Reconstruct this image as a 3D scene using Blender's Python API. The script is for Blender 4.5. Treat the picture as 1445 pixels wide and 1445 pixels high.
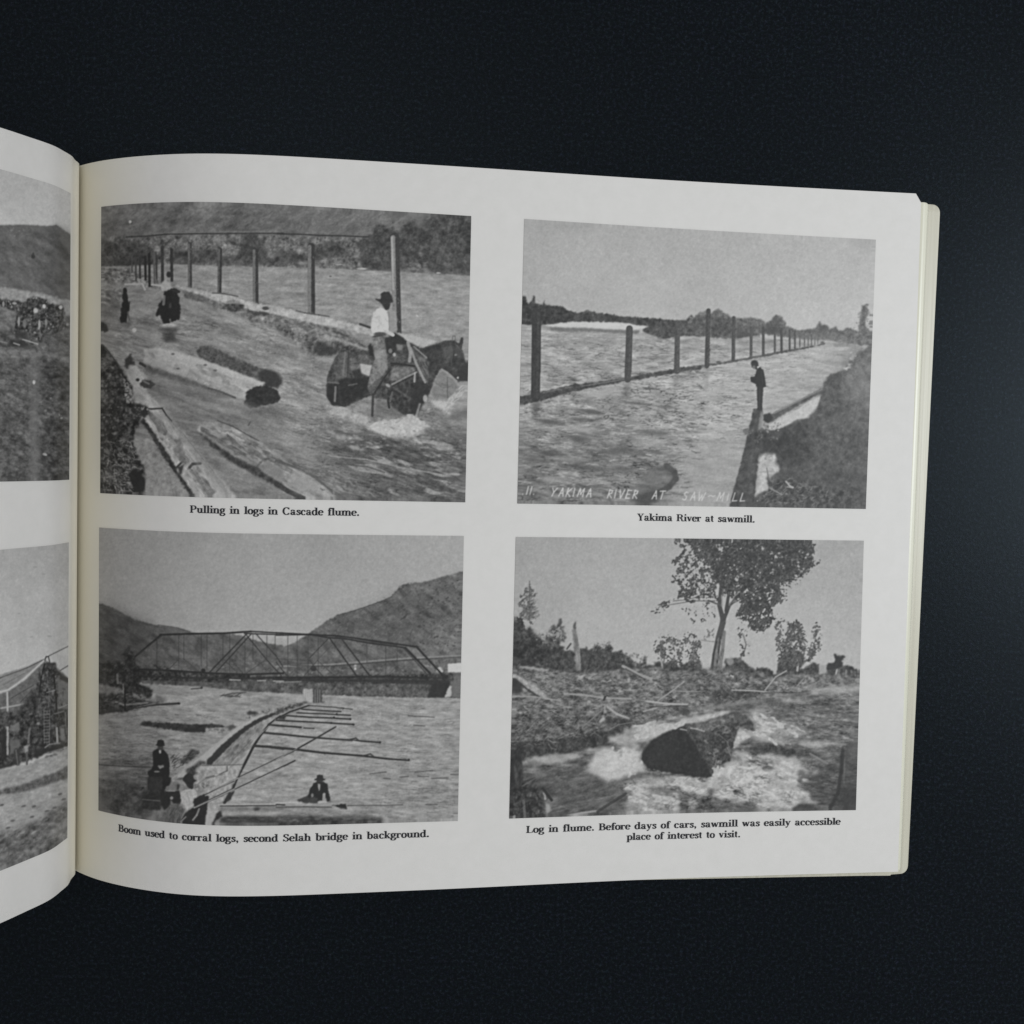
import bpy, math
import numpy as np
from mathutils import Matrix, Vector

for o in list(bpy.data.objects): bpy.data.objects.remove(o)
SC = bpy.context.scene
COL = SC.collection
MM = 0.001
# ------------------------------------------------------------------ camera (about 43 cm above the table, looking down)
FPX = 1860.0                                   # focal length in pixels of a 1445-pixel frame
CAM = np.array([115.9196116, 24.63356721, 425.36675724])          # millimetres
ROT = np.array([[0.99883171, -0.01873829, -0.04454306], [0.02079801, 0.99871399, 0.04623655], [0.04361939, -0.04710894, 0.99793692]])
cd = bpy.data.cameras.new('camera'); cam = bpy.data.objects.new('camera', cd); COL.objects.link(cam)
M = Matrix([list(ROT[i])+[CAM[i]*MM] for i in range(3)]+[[0, 0, 0, 1]]); cam.matrix_world = M
cd.sensor_width = 36.0; cd.lens = 36.0*FPX/1445; cd.clip_start = .01; cd.clip_end = 20
SC.camera = cam
# ------------------------------------------------------------------ light: a dim room and one soft lamp to the right of the book
wd = bpy.data.worlds.new('World'); SC.world = wd; wd.use_nodes = True
bg = wd.node_tree.nodes['Background']; bg.inputs[0].default_value = (.95, .98, 1, 1); bg.inputs[1].default_value = .44
def area(name, loc, aim, size, power, col, sy=None):
    l = bpy.data.lights.new(name, 'AREA'); l.energy = power; l.color = col; l.size = size
    if sy: l.shape = 'RECTANGLE'; l.size_y = sy
    o = bpy.data.objects.new(name, l); COL.objects.link(o); o.location = loc
    o.rotation_euler = (Vector(aim)-Vector(loc)).to_track_quat('-Z', 'Y').to_euler(); return o
area('overhead_fill', (-.02, .16, 1.0), (.1, .0, .02), .4, .7, (.96, .98, 1))  # added overhead fill, placed to even out the pages and brighten the gutter
area('side_lamp', (.72, .05, .62), (.1, .02, .0), .24, 2.75, (.9, .96, 1))
SC.view_settings.view_transform = 'Standard'; SC.view_settings.look = 'None'
SC.view_settings.exposure = -.07; SC.view_settings.gamma = 1; SC.view_settings.use_curve_mapping = False
# ------------------------------------------------------------------ materials
def nodes(name):
    m = bpy.data.materials.new(name); m.use_nodes = True; n = m.node_tree.nodes; return m, n, m.node_tree.links, n['Principled BSDF']
def noise(n, l, scale, detail=3, vec=None, rough=.55):
    t = n.new('ShaderNodeTexNoise'); t.inputs['Scale'].default_value = scale; t.inputs['Detail'].default_value = detail; t.inputs['Roughness'].default_value = rough
    if vec: l.new(vec, t.inputs['Vector'])
    return t
def ramp(n, l, fac, stops):
    r = n.new('ShaderNodeValToRGB'); e = r.color_ramp.elements
    while len(e) < len(stops): e.new(.5)
    for k, (p, c) in zip(e, stops): k.position = p; k.color = (*c, 1)
    l.new(fac, r.inputs[0]); return r
def bump(n, l, b, h, strength, dist):
    k = n.new('ShaderNodeBump'); k.inputs['Strength'].default_value = strength; k.inputs['Distance'].default_value = dist
    l.new(h, k.inputs['Height']); l.new(k.outputs[0], b.inputs['Normal'])
def mat_paper(name, ca, cb, rough=.5):
    m, n, l, b = nodes(name); tc = n.new('ShaderNodeTexCoord')
    a = noise(n, l, 35, 4, tc.outputs['Object']); f = noise(n, l, 1500, 3, tc.outputs['Object'])
    r = ramp(n, l, a.outputs[0], [(.3, ca), (.7, cb)]); l.new(r.outputs[0], b.inputs['Base Color'])
    b.inputs['Roughness'].default_value = rough; b.inputs['Specular IOR Level'].default_value = .35
    bump(n, l, b, f.outputs[0], .25, .00005); return m
def mat_page(left=False):
    # white stock, yellowed inner margin with warm bounce light and a brightness lift painted in
    m, n, l, b = nodes('aged_white_paper_left' if left else 'aged_white_paper'); tc = n.new('ShaderNodeTexCoord')
    a = noise(n, l, 240, 6, tc.outputs['Object'], .7); f = noise(n, l, 1500, 3, tc.outputs['Object'])
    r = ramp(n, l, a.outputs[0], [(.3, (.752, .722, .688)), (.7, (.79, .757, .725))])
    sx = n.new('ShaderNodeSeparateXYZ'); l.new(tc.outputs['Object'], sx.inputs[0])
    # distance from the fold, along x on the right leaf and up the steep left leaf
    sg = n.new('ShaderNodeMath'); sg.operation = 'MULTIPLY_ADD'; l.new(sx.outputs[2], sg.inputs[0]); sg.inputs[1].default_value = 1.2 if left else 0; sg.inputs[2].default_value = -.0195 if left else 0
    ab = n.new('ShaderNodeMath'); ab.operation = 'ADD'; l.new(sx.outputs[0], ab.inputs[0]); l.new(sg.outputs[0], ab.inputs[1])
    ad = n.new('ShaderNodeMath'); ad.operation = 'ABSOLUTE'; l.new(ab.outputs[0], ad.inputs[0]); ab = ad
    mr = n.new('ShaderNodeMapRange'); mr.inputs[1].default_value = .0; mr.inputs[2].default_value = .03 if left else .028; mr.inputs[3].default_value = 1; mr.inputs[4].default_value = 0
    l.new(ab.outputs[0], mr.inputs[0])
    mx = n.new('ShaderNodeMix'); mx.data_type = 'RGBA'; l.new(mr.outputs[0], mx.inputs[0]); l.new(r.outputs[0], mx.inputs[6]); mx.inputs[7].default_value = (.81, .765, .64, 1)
    l.new(mx.outputs[2], b.inputs['Base Color']); b.inputs['Roughness'].default_value = .5; b.inputs['Specular IOR Level'].default_value = .35
    bump(n, l, b, f.outputs[0], .25, .00005); return m
def mat_print():
    m, n, l, b = nodes('printed_halftone'); a = n.new('ShaderNodeAttribute'); a.attribute_name = 'ink'
    l.new(a.outputs['Color'], b.inputs['Base Color']); b.inputs['Roughness'].default_value = .5; b.inputs['Specular IOR Level'].default_value = .3; return m
def mat_ink():
    m, n, l, b = nodes('black_ink'); b.inputs['Base Color'].default_value = (.022, .022, .026, 1); b.inputs['Roughness'].default_value = .6; b.inputs['Specular IOR Level'].default_value = .25; return m
def mat_edges(name, ca, cb):
    # cut edges of many leaves: fine lines along the block
    m, n, l, b = nodes(name); tc = n.new('ShaderNodeTexCoord'); mp = n.new('ShaderNodeMapping'); mp.inputs['Scale'].default_value = (900, 6, 2600); l.new(tc.outputs['Object'], mp.inputs[0])
    a = noise(n, l, 1, 2, mp.outputs[0]); r = ramp(n, l, a.outputs[0], [(.3, ca), (.7, cb)]); l.new(r.outputs[0], b.inputs['Base Color'])
    b.inputs['Roughness'].default_value = .3; b.inputs['Specular IOR Level'].default_value = .5; bump(n, l, b, a.outputs[0], .3, .0001); return m
def mat_cloth():
    # short black pile: colour varies thread by thread, with a little pale lint
    m, n, l, b = nodes('black_felt'); tc = n.new('ShaderNodeTexCoord')
    a = noise(n, l, 900, 4, tc.outputs['Object'], .85); c = noise(n, l, 830, 5, tc.outputs['Object'], .8); q = noise(n, l, 9, 3, tc.outputs['Object']); v = noise(n, l, 190, 5, tc.outputs['Object'], .75)
    r = ramp(n, l, a.outputs[0], [(.32, (.0004, .0005, .0006)), (.52, (.0028, .0038, .0056)), (.74, (.021, .027, .039))])
    hs = n.new('ShaderNodeMix'); hs.data_type = 'RGBA'; hs.blend_type = 'OVERLAY'; hs.inputs[0].default_value = .8; l.new(r.outputs[0], hs.inputs[6]); l.new(c.outputs['Color'], hs.inputs[7])
    k = ramp(n, l, q.outputs[0], [(.3, (.8, .8, .8)), (.7, (1.15, 1.15, 1.15))]); mu = n.new('ShaderNodeMix'); mu.data_type = 'RGBA'; mu.blend_type = 'MULTIPLY'; mu.inputs[0].default_value = 1; l.new(hs.outputs[2], mu.inputs[6]); l.new(k.outputs[0], mu.inputs[7])
    lint = ramp(n, l, v.outputs[0], [(.86, (0, 0, 0)), (.92, (.03, .031, .033))]); ad = n.new('ShaderNodeMix'); ad.data_type = 'RGBA'; ad.blend_type = 'ADD'; ad.inputs[0].default_value = 1; l.new(mu.outputs[2], ad.inputs[6]); l.new(lint.outputs[0], ad.inputs[7])
    l.new(ad.outputs[2], b.inputs['Base Color']); b.inputs['Roughness'].default_value = .36; b.inputs['Specular IOR Level'].default_value = .14; b.inputs['Specular Tint'].default_value = (.74, .89, 1, 1)
    bump(n, l, b, a.outputs[0], .25, .0002); return m
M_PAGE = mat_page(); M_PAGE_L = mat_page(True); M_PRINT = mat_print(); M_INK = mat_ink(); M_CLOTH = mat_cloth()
M_EDGE = mat_edges('cream_page_edges', (.74, .71, .57), (.83, .81, .68)); M_EDGE2 = mat_edges('beige_page_edges', (.59, .555, .45), (.70, .665, .55))
M_COVER = mat_paper('cream_card', (.60, .57, .48), (.66, .63, .55), .5)
# ------------------------------------------------------------------ helpers
def mesh(name, V, Fc, mat, parent=None, smooth=True):
    me = bpy.data.meshes.new(name); V = np.asarray(V, np.float32)*MM; Fc = np.asarray(Fc, np.int32)
    me.vertices.add(len(V)); me.vertices.foreach_set('co', V.ravel()); k = Fc.shape[1]
    me.loops.add(Fc.size); me.loops.foreach_set('vertex_index', Fc.ravel())
    me.polygons.add(len(Fc)); me.polygons.foreach_set('loop_start', np.arange(len(Fc), dtype=np.int32)*k)
    me.update(calc_edges=True); me.validate()
    me.polygons.foreach_set('use_smooth', np.full(len(me.polygons), smooth)); me.materials.append(mat)
    o = bpy.data.objects.new(name, me); COL.objects.link(o)
    if parent: o.parent = parent
    return o
def gridfaces(nu, nv):
    i = np.arange(nu*nv).reshape(nv, nu); return np.stack([i[:-1, :-1], i[:-1, 1:], i[1:, 1:], i[1:, :-1]], -1).reshape(-1, 4)
def spline(kx, kz):
    kx = np.asarray(kx, float); kz = np.asarray(kz, float); n = len(kx); h = np.diff(kx); A = np.zeros((n, n)); b = np.zeros(n); A[0, 0] = A[-1, -1] = 1
    for i in range(1, n-1):
        A[i, i-1] = h[i-1]; A[i, i] = 2*(h[i-1]+h[i]); A[i, i+1] = h[i]; b[i] = 6*((kz[i+1]-kz[i])/h[i]-(kz[i]-kz[i-1])/h[i-1])
    m = np.linalg.solve(A, b)
    def f(x):
        x = np.clip(x, kx[0], kx[-1]); i = np.clip(np.searchsorted(kx, x)-1, 0, n-2); a = (kx[i+1]-x)/h[i]; c = (x-kx[i])/h[i]
        return a*kz[i]+c*kz[i+1]+((a**3-a)*m[i]+(c**3-c)*m[i+1])*h[i]**2/6
    return f
# shape of the open leaves: height of the right page over x, outline of the left page
ZR = spline([0, 6, 14, 25, 40, 60, 85, 120, 170, 230, 275], [16, 22.06102636, 28.23624909, 34.15415933, 38.88120409, 39.68963751, 36.80526177, 31.65836697, 23.49050587, 16.14531202, 11.60958702])
LP = np.array([(0, 16), (1.86, 20), (2.08, 25), (2.67, 30), (2.31, 36), (1.45, 43), (-1.79, 52), (-6.03, 62), (-13.41, 75), (-24, 87), (-40, 96), (-60, 99), (-82, 95), (-105, 82), (-128, 62), (-150, 38), (-166, 14)])
LT = np.concatenate([[0], np.cumsum(np.hypot(*np.diff(LP, axis=0).T))]); LX = spline(LT, LP[:, 0]); LZ = spline(LT, LP[:, 1])
def rays(P):
    P = np.asarray(P, float).reshape(-1, 2); return np.stack([(P[:, 0]-722.5)/FPX, -(P[:, 1]-722.5)/FPX, -np.ones(len(P))], 1)@ROT.T
def at(px, py, z):
    d = rays([(px, py)])[0]; return CAM+d*(z-CAM[2])/d[2]
def on_right(P):
    d = rays(P); z = np.full(len(d), 20.)
    for _ in range(40): t = (z-CAM[2])/d[:, 2]; z = .5*z+.5*ZR(CAM[0]+t*d[:, 0])
    return CAM+((z-CAM[2])/d[:, 2])[:, None]*d
def project(V):
    q = (V-CAM)@ROT; return 722.5-q[:, 0]/q[:, 2]*FPX, 722.5+q[:, 1]/q[:, 2]*FPX
def tag(o, label, cat=None, kind=None, group=None):
    o['label'] = label
    if cat: o['category'] = cat
    if kind: o['kind'] = kind
    if group: o['group'] = group
    return o
# ---------------------------------------------------------------- halftone painter
class Print:
    """a grey-scale picture painted with numpy, in page-print coordinates"""
    def __init__(s, x0, y0, x1, y1, seed=1):
        s.S = 2; s.x0, s.y0 = x0, y0
        s.W = s.nice(int((x1-x0)*s.S)); s.H = s.nice(int((y1-y0)*s.S))
        s.im = np.full((s.H, s.W), 128.0); s.rg = np.random.RandomState(seed)
        s.t = (0, 0, 1.0)
    @staticmethod
    def nice(n):
        while True:
            k = n
            for p in (2, 3, 5):
                while k % p == 0: k //= p
            if k == 1: return n
            n += 1
    def T(s, ox, oy, f): s.t = (ox, oy, f)
    def P(s, pts):
        a = np.array(pts, float).reshape(-1, 2); ox, oy, f = s.t
        return np.stack([(ox+a[:, 0]/f-s.x0)*s.S, (oy+a[:, 1]/f-s.y0)*s.S], 1)
    def noise(s, sx, sy=None, ang=0, hw=None):
        sy = sy or sx; sx *= s.S; sy *= s.S; H, W = hw or (s.H, s.W)
        w = s.rg.randn(H, W); fy = np.fft.fftfreq(H)[:, None]; fx = np.fft.rfftfreq(W)[None]
        c, n = np.cos(np.radians(ang)), np.sin(np.radians(ang))
        u = fx*c+fy*n; v = -fx*n+fy*c
        r = np.fft.irfft2(np.fft.rfft2(w)*np.exp(-2*np.pi**2*((u*sx)**2+(v*sy)**2)), s=(H, W))
        return r/(r.std()+1e-9)
    def fbm(s, a, n=4, asp=1, ang=0):
        t = 0; k = 1.0; q = 0
        for i in range(n):
            t = t+s.noise(a*asp*k, a*k, ang)*k**.5; q += k; k *= .45
        return t/t.std()
    def ripple(s, a, asp=3, ang=0, w=.22):
        n = s.fbm(a, 3, asp, ang); k = s.fbm(a*3, 2, 2, ang)
        return np.exp(-(n/w)**2)*np.clip(.5+.6*k, 0, 1.4)
    def blur(s, m, r):
        if r <= 0: return m
        r *= s.S; k = int(3*r)+1; g = np.exp(-.5*(np.arange(-k, k+1)/r)**2); g /= g.sum()
        p = np.pad(m, ((k, k), (0, 0)), 'edge'); m = sum(g[i]*p[i:i+m.shape[0]] for i in range(2*k+1))
        p = np.pad(m, ((0, 0), (k, k)), 'edge'); return sum(g[i]*p[:, i:i+m.shape[1]] for i in range(2*k+1))
    def _fill(s, a, box=None):
        x0, y0, x1, y1 = box or (0, 0, s.W, s.H); H, W = y1-y0, x1-x0
        acc = np.zeros((H, W+1), np.int32)
        b = np.roll(a, -1, 0)
        for (xa, ya), (xb, yb) in zip(a, b):
            if ya == yb: continue
            if ya > yb: xa, ya, xb, yb = xb, yb, xa, ya
            r0 = max(int(np.ceil(ya-.5)), y0); r1 = min(int(np.ceil(yb-.5)), y1)
            if r1 <= r0: continue
            r = np.arange(r0, r1); x = xa+(r+.5-ya)*(xb-xa)/(yb-ya)
            acc[r-y0, np.clip(np.ceil(x-.5).astype(int)-x0, 0, W)] += 1
        return (np.cumsum(acc, 1)[:, :W] % 2).astype(float)
    def rough(s, a, amp, step=2.0):
        out = []; b = np.roll(a, -1, 0); amp *= s.S; step *= s.S
        for p, q in zip(a, b):
            n = max(1, int(np.hypot(*(q-p))/step))
            for i in range(n):
                out.append(p+(q-p)*i/n+s.rg.randn(2)*amp*(1 if i else .4))
        return np.array(out)
    def poly(s, pts, v, bl=.5, amp=0, step=2.0, tex=None, a=1.0):
        p = s.P(pts)
        if amp: p = s.rough(p, amp, step)
        g = int(3*bl*s.S)+3; lo = p.min(0); hi = p.max(0)
        x0 = max(int(lo[0])-g, 0); y0 = max(int(lo[1])-g, 0); x1 = min(int(hi[0])+g+1, s.W); y1 = min(int(hi[1])+g+1, s.H)
        if x1 <= x0 or y1 <= y0: return
        m = s.blur(s._fill(p, (x0, y0, x1, y1)), bl)*a
        if tex is not None: v = v+tex[y0:y1, x0:x1]
        w = s.im[y0:y1, x0:x1]; w += (v-w)*m
    def clump(s, pts, v, size=1.2, dens=.6, edge=1.5, spread=9, a=1.0, asp=1, ang=0):
        """broken masses (leaves, bark, foam): the part of an outline where a fine noise runs high"""
        p = s.P(pts); g = int(3*edge*s.S)+3; lo = p.min(0); hi = p.max(0)
        x0 = max(int(lo[0])-g, 0); y0 = max(int(lo[1])-g, 0); x1 = min(int(hi[0])+g+1, s.W); y1 = min(int(hi[1])+g+1, s.H)
        if x1-x0 < 4 or y1-y0 < 4: return
        hw = (s.nice(y1-y0), s.nice(x1-x0)); mb = s.blur(s._fill(p, (x0, y0, x1, y1)), edge)
        n = s.noise(size*asp, size, ang, hw)*.8+s.noise(size*2.6*asp, size*2.6, ang, hw)*.65; n = n[:y1-y0, :x1-x0]; t = s.noise(size*.8, None, 0, hw)[:y1-y0, :x1-x0]
        thr = np.quantile(n, 1-dens); f = n-thr+(mb-1)*3.0
        m = np.clip(.5+f*1.6, 0, 1)*np.clip(mb*4, 0, 1)*a
        w = s.im[y0:y1, x0:x1]; w += (v+t*spread-w)*m
    def mask(s, pts, bl=.5, amp=0, step=2.0):
        p = s.P(pts)
        if amp: p = s.rough(p, amp, step)
        return s.blur(s._fill(p), bl)
    def line(s, pts, w, v, a=1.0, soft=.5, w2=None):
        p = s.P(pts); n = len(p)-1; sf = soft*s.S
        for i in range(n):
            wa = w if w2 is None else w+(w2-w)*i/n; wb = w if w2 is None else w+(w2-w)*(i+1)/n
            s._seg(p[i], p[i+1], wa*s.S/2, wb*s.S/2, v, a, sf)
    def _seg(s, p, q, ra, rb, v, a, sf):
        r = max(ra, rb)+sf+1
        xa = max(int(min(p[0], q[0])-r), 0); xb = min(int(max(p[0], q[0])+r)+1, s.W)
        ya = max(int(min(p[1], q[1])-r), 0); yb = min(int(max(p[1], q[1])+r)+1, s.H)
        if xb <= xa or yb <= ya: return
        X = np.arange(xa, xb)[None]+.5; Y = np.arange(ya, yb)[:, None]+.5
        d = q-p; L = (d*d).sum()+1e-9
        t = np.clip(((X-p[0])*d[0]+(Y-p[1])*d[1])/L, 0, 1)
        D = np.hypot(X-p[0]-t*d[0], Y-p[1]-t*d[1])-(ra+(rb-ra)*t)
        m = np.clip(.5-D/(2*sf), 0, 1)*a
        w = s.im[ya:yb, xa:xb]; w += (v-w)*m
    def ell(s, x, y, rx, ry, v, a=1.0, ang=0, soft=.25):
        (cx, cy), = s.P([(x, y)]); f = s.t[2]; s._ell(cx, cy, rx/f*s.S, ry/f*s.S, v, a, ang, soft)
    def _ell(s, cx, cy, rx, ry, v, a, ang, soft):
        r = max(rx, ry)*(1+soft)+2
        xa = max(int(cx-r), 0); xb = min(int(cx+r)+1, s.W); ya = max(int(cy-r), 0); yb = min(int(cy+r)+1, s.H)
        if xb <= xa or yb <= ya: return
        X = np.arange(xa, xb)[None]+.5-cx; Y = np.arange(ya, yb)[:, None]+.5-cy
        c, n = np.cos(np.radians(ang)), np.sin(np.radians(ang))
        D = np.hypot((X*c+Y*n)/rx, (-X*n+Y*c)/ry)
        m = np.clip((1+soft-D)/(2*soft), 0, 1)*a
        w = s.im[ya:yb, xa:xb]; w += (v-w)*m
    def dabs(s, pts, n, r, v, asp=1.5, ang=0, jit=90, a=.8, soft=.5):
        """n small blots at random places inside an outline; r, v are (low, high)"""
        m = s._fill(s.P(pts)); ys, xs = np.nonzero(m)
        if not len(xs): return
        k = s.rg.randint(0, len(xs), n); R = s.rg
        for i in k:
            q = R.uniform(*r)*s.S
            s._ell(xs[i]+R.rand(), ys[i]+R.rand(), q*asp, q, R.uniform(*v), a*R.uniform(.5, 1), ang+R.uniform(-jit, jit), soft)
    def twigs(s, pts, n, L, w, v, ang=0, jit=30, a=.8, bend=.2):
        m = s._fill(s.P(pts)); ys, xs = np.nonzero(m); R = s.rg
        if not len(xs): return
        for i in s.rg.randint(0, len(xs), n):
            l = R.uniform(*L)*s.S; t = np.radians(ang+R.uniform(-jit, jit)); p = np.array([xs[i], ys[i]], float)
            d = np.array([np.cos(t), np.sin(t)])*l; nrm = np.array([-d[1], d[0]])*R.uniform(-bend, bend)
            q = p+d/2+nrm; e = p+d; ww = R.uniform(*w)*s.S/2; vv = R.uniform(*v)
            s._seg(p, q, ww, ww, vv, a, s.S*.4); s._seg(q, e, ww, ww*.5, vv, a, s.S*.4)
    def finish(s, grain=4.0, soft=.6, lo=40, hi=198, con=1.04, crisp=.35):
        im = s.im+(s.im-s.blur(s.im, 2.2))*crisp; im = 128+(im-128)*con; im = s.blur(im, soft)+s.noise(.7)*grain*.7+s.noise(1.6)*grain*.5
        s.im = np.minimum(lo+12*np.logaddexp(0, (im-lo)/12), hi)
    def sample(s, X, Y):
        x = np.clip((X-s.x0)*s.S-.5, 0, s.W-1.001); y = np.clip((Y-s.y0)*s.S-.5, 0, s.H-1.001)
        i = x.astype(int); j = y.astype(int); fx = x-i; fy = y-j; m = s.im
        return (m[j, i]*(1-fx)+m[j, i+1]*fx)*(1-fy)+(m[j+1, i]*(1-fx)+m[j+1, i+1]*fx)*fy

def paint_flume():
    c = Print(136, 280, 670, 714, 11)
    A = (130, 280, 5.352); B = (390, 280, 4.983); Cc = (130, 480, 5.352); D = (390, 480, 4.983); O = (0, 0, 1)
    c.im[:] = 103+c.fbm(5, 4, 2, -20)*10+c.fbm(30, 2)*6
    c.T(*O)
    c.poly([(395, 285), (600, 298), (560, 330), (400, 325)], 112, 12, tex=c.fbm(3, 3, 2.5, -30)*9, a=.8)
    c.twigs([(150, 290), (590, 300), (540, 328), (150, 328)], 260, (3, 9), (.6, 1.2), (78, 132), -25, 25, .5)
    # scrub between the trestle line and the water
    c.poly([(143, 334), (330, 330), (530, 336), (520, 380), (143, 384)], 108, 3, tex=c.fbm(2.2, 3)*17)
    c.dabs([(180, 330), (530, 334), (520, 378), (180, 380)], 500, (.5, 1.5), (70, 145), 1.4, 0, 90, .6)
    tree = c.fbm(2.5, 3)*11
    c.T(*A)
    for p in ([(70, 300), (150, 330), (280, 320), (420, 350), (480, 420), (500, 520), (70, 540)],
              [(1140, 290), (1220, 250), (1300, 330), (1330, 460), (1140, 490), (1100, 420)],
              [(600, 390), (700, 400), (900, 380), (990, 440), (1150, 450), (1445, 450), (1445, 500), (1000, 500), (600, 490)]):
        c.poly(p, 76, 2, 1.2, tex=tree, a=.85)
    c.dabs([(70, 330), (480, 380), (500, 520), (70, 530)], 160, (.7, 2), (45, 95), 1.4, 60, 50, .6)
    c.T(*B)
    for p in ([(0, 360), (90, 370), (220, 400), (220, 450), (0, 450)],
              [(270, 340), (350, 315), (450, 330), (490, 370), (460, 400), (330, 410), (290, 450), (270, 440)],
              [(590, 440), (610, 330), (680, 250), (700, 180), (770, 190), (850, 240), (930, 160), (980, 150), (1000, 200), (1040, 130),
               (1100, 112), (1372, 125), (1366, 545), (1200, 530), (1100, 520), (1000, 480), (880, 500), (650, 508)]):
        c.poly(p, 74, 2, 1.3, tex=tree, a=.93)
    c.dabs([(600, 330), (700, 190), (1040, 130), (1370, 125), (1366, 530), (650, 500)], 420, (.7, 2.2), (46, 104), 1.3, 0, 90, .5)
    c.poly([(960, 115), (1050, 110), (1040, 170), (990, 200)], 112, 3, 1)
    c.dabs([(930, 450), (1070, 450), (1060, 500), (900, 510)], 40, (.6, 1.6), (100, 135), 2, 0, 20)
    c.dabs([(300, 440), (560, 460), (560, 490), (290, 480)], 60, (.5, 1.3), (85, 150), 2, 0, 30)
    c.ell(600, 495, 35, 7, 165); c.ell(1140, 525, 16, 5, 175); c.ell(440, 465, 25, 5, 150)
    c.T(*A)
    c.line([(260, 292), (420, 285), (560, 271), (800, 267), (1445, 264)], 1.9, 64)
    c.line([(560, 262), (800, 257), (1090, 250), (1445, 252)], 1.0, 128, .6)
    c.T(*B); c.line([(0, 250), (160, 252), (300, 260), (480, 264), (650, 272)], 1.9, 60)
    # river
    c.T(*O)
    wat = c.fbm(1.6, 3, 3.5, 4)
    c.poly([(130, 377), (244, 373), (330, 376), (390, 377), (470, 379), (520, 382), (590, 385), (670, 390), (680, 730), (130, 730)], 142, .7, .3, tex=wat*7)
    c.poly([(520, 385), (670, 395), (670, 480), (560, 470)], 147, 8, tex=wat*6, a=.8)
    # rough lower water
    w2 = c.fbm(3.2, 4, 4, 16)
    c.poly([(143, 436), (260, 425), (380, 452), (470, 500), (560, 560), (670, 570), (670, 730), (130, 730)], 136, 8, tex=w2*11, a=.9)
    c.poly([(440, 600), (520, 590), (670, 610), (670, 720), (480, 712)], 113, 10, tex=c.fbm(3, 4, 4.5, 16)*15, a=.9)
    c.poly([(385, 640), (520, 660), (530, 715), (400, 712)], 124, 7, tex=w2*12, a=.8)
    c.twigs([(380, 560), (660, 600), (655, 700), (380, 690)], 420, (5, 20), (.7, 1.8), (78, 165), 14, 10, .45, .1)
    c.twigs([(225, 440), (480, 500), (470, 590), (400, 560), (240, 480)], 260, (2, 9), (.6, 1.2), (105, 168), 8, 14, .4, .1)
    s1, s2 = c.ripple(3, 4, 14, .28), c.ripple(1.6, 4, 10, .3)
    c.im += c.mask([(150, 440), (400, 450), (480, 510), (660, 590), (660, 720), (150, 720)], 8)*(16*s1-20*s2)+c.mask([(430, 600), (670, 610), (670, 720), (480, 712)], 9)*(24*s1-18)
    # log jam at far left
    c.T(*A)
    c.poly([(70, 520), (330, 540), (520, 600), (520, 690), (250, 650), (70, 640)], 128, 2, 1, tex=c.fbm(2, 3)*22)
    c.dabs([(70, 530), (420, 545), (500, 640), (400, 660), (70, 620)], 220, (.5, 1.7), (60, 185), 2.2, 10, 40, .75)
    c.poly([(70, 620), (180, 680), (240, 660), (230, 760), (190, 800), (120, 830), (70, 830)], 140, 2, 1, tex=c.fbm(2, 3)*14)
    c.dabs([(70, 690), (230, 700), (180, 830), (70, 830)], 30, (.6, 2), (70, 110), 2.5, 15, 20)
    c.poly([(70, 830), (210, 760), (210, 900), (70, 900)], 112, 4, tex=w2*8)
    for p in ([(250, 650), (380, 645), (400, 690)], [(440, 650), (520, 660), (540, 690)]): c.line(p, 2.5, 175)
    # posts: far cluster to near
    for x, y0, y1, w, v in ((330, 460, 620, 2.5, 80), (300, 440, 560, 2, 85), (360, 440, 600, 2.4, 62), (402, 440, 610, 3.6, 52), (432, 420, 660, 3.6, 52), (470, 410, 640, 3.0, 100), (486, 430, 610, 2.2, 70),
                            (530, 370, 640, 4.2, 66), (600, 385, 620, 4.0, 62)):
        c.line([(x, y0), (x+3, y1)], w, v)
    def post(x0, y0, x1, y1, w, lt, dk):
        c.line([(x0, y0), (x1, y1)], w, dk)
        f = c.t[2]; o = w*.22*f
        c.line([(x0-o, y0+2), (x1-o*1.3, y1-4)], w*.5, lt, .85)
        n = int((y1-y0)/f/2)
        for i in range(n):
            u = c.rg.rand(); c.ell(x0+(x1-x0)*u+c.rg.uniform(-.35, .35)*w*f, y0+(y1-y0)*u, c.rg.uniform(.4, .9)*f, c.rg.uniform(.5, 1.8)*f, c.rg.uniform(dk-12, lt+12), .55)
    post(738, 345, 740, 665, 5.8, 112, 68); post(967, 385, 962, 712, 5.6, 104, 58); post(1232, 392, 1237, 795, 7.8, 118, 60)
    c.T(*B); post(245, 338, 247, 812, 10.2, 128, 62); post(833, 272, 850, 960, 12, 140, 66)
    c.line([(812, 275), (822, 640)], 3, 165, .75)
    # boom walkway
    c.T(*O)
    c.poly([(250, 406), (290, 410), (330, 424), (360, 436), (440, 462), (520, 482), (560, 505), (470, 500), (380, 462), (300, 432)], 112, 3, 1, tex=c.fbm(2.5, 3)*20, a=.9)
    c.T(*A)
    c.poly([(620, 650), (720, 672), (800, 690), (1000, 725), (1200, 785), (1445, 832), (1445, 880), (1330, 870), (1200, 845), (1000, 790), (800, 735), (660, 680)], 168, .8, .7, tex=c.fbm(2, 3)*9)
    c.poly([(690, 690), (780, 720), (900, 760), (860, 790), (700, 750)], 98, 1, .8, tex=c.fbm(2, 2)*8)
    c.poly([(980, 830), (1020, 780), (1080, 770), (1140, 800), (1150, 840), (1080, 860)], 80, 1, 1, tex=c.fbm(1.5, 2)*14)
    c.line([(1010, 785), (1100, 785)], 4, 160, .6)
    c.poly([(1200, 860), (1290, 850), (1350, 870), (1310, 890), (1220, 885)], 70, 1, 1)
    c.ell(1310, 830, 25, 15, 80); c.line([(910, 715), (1000, 720), (1100, 740)], 2, 85, .8)
    c.T(*B)
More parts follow.
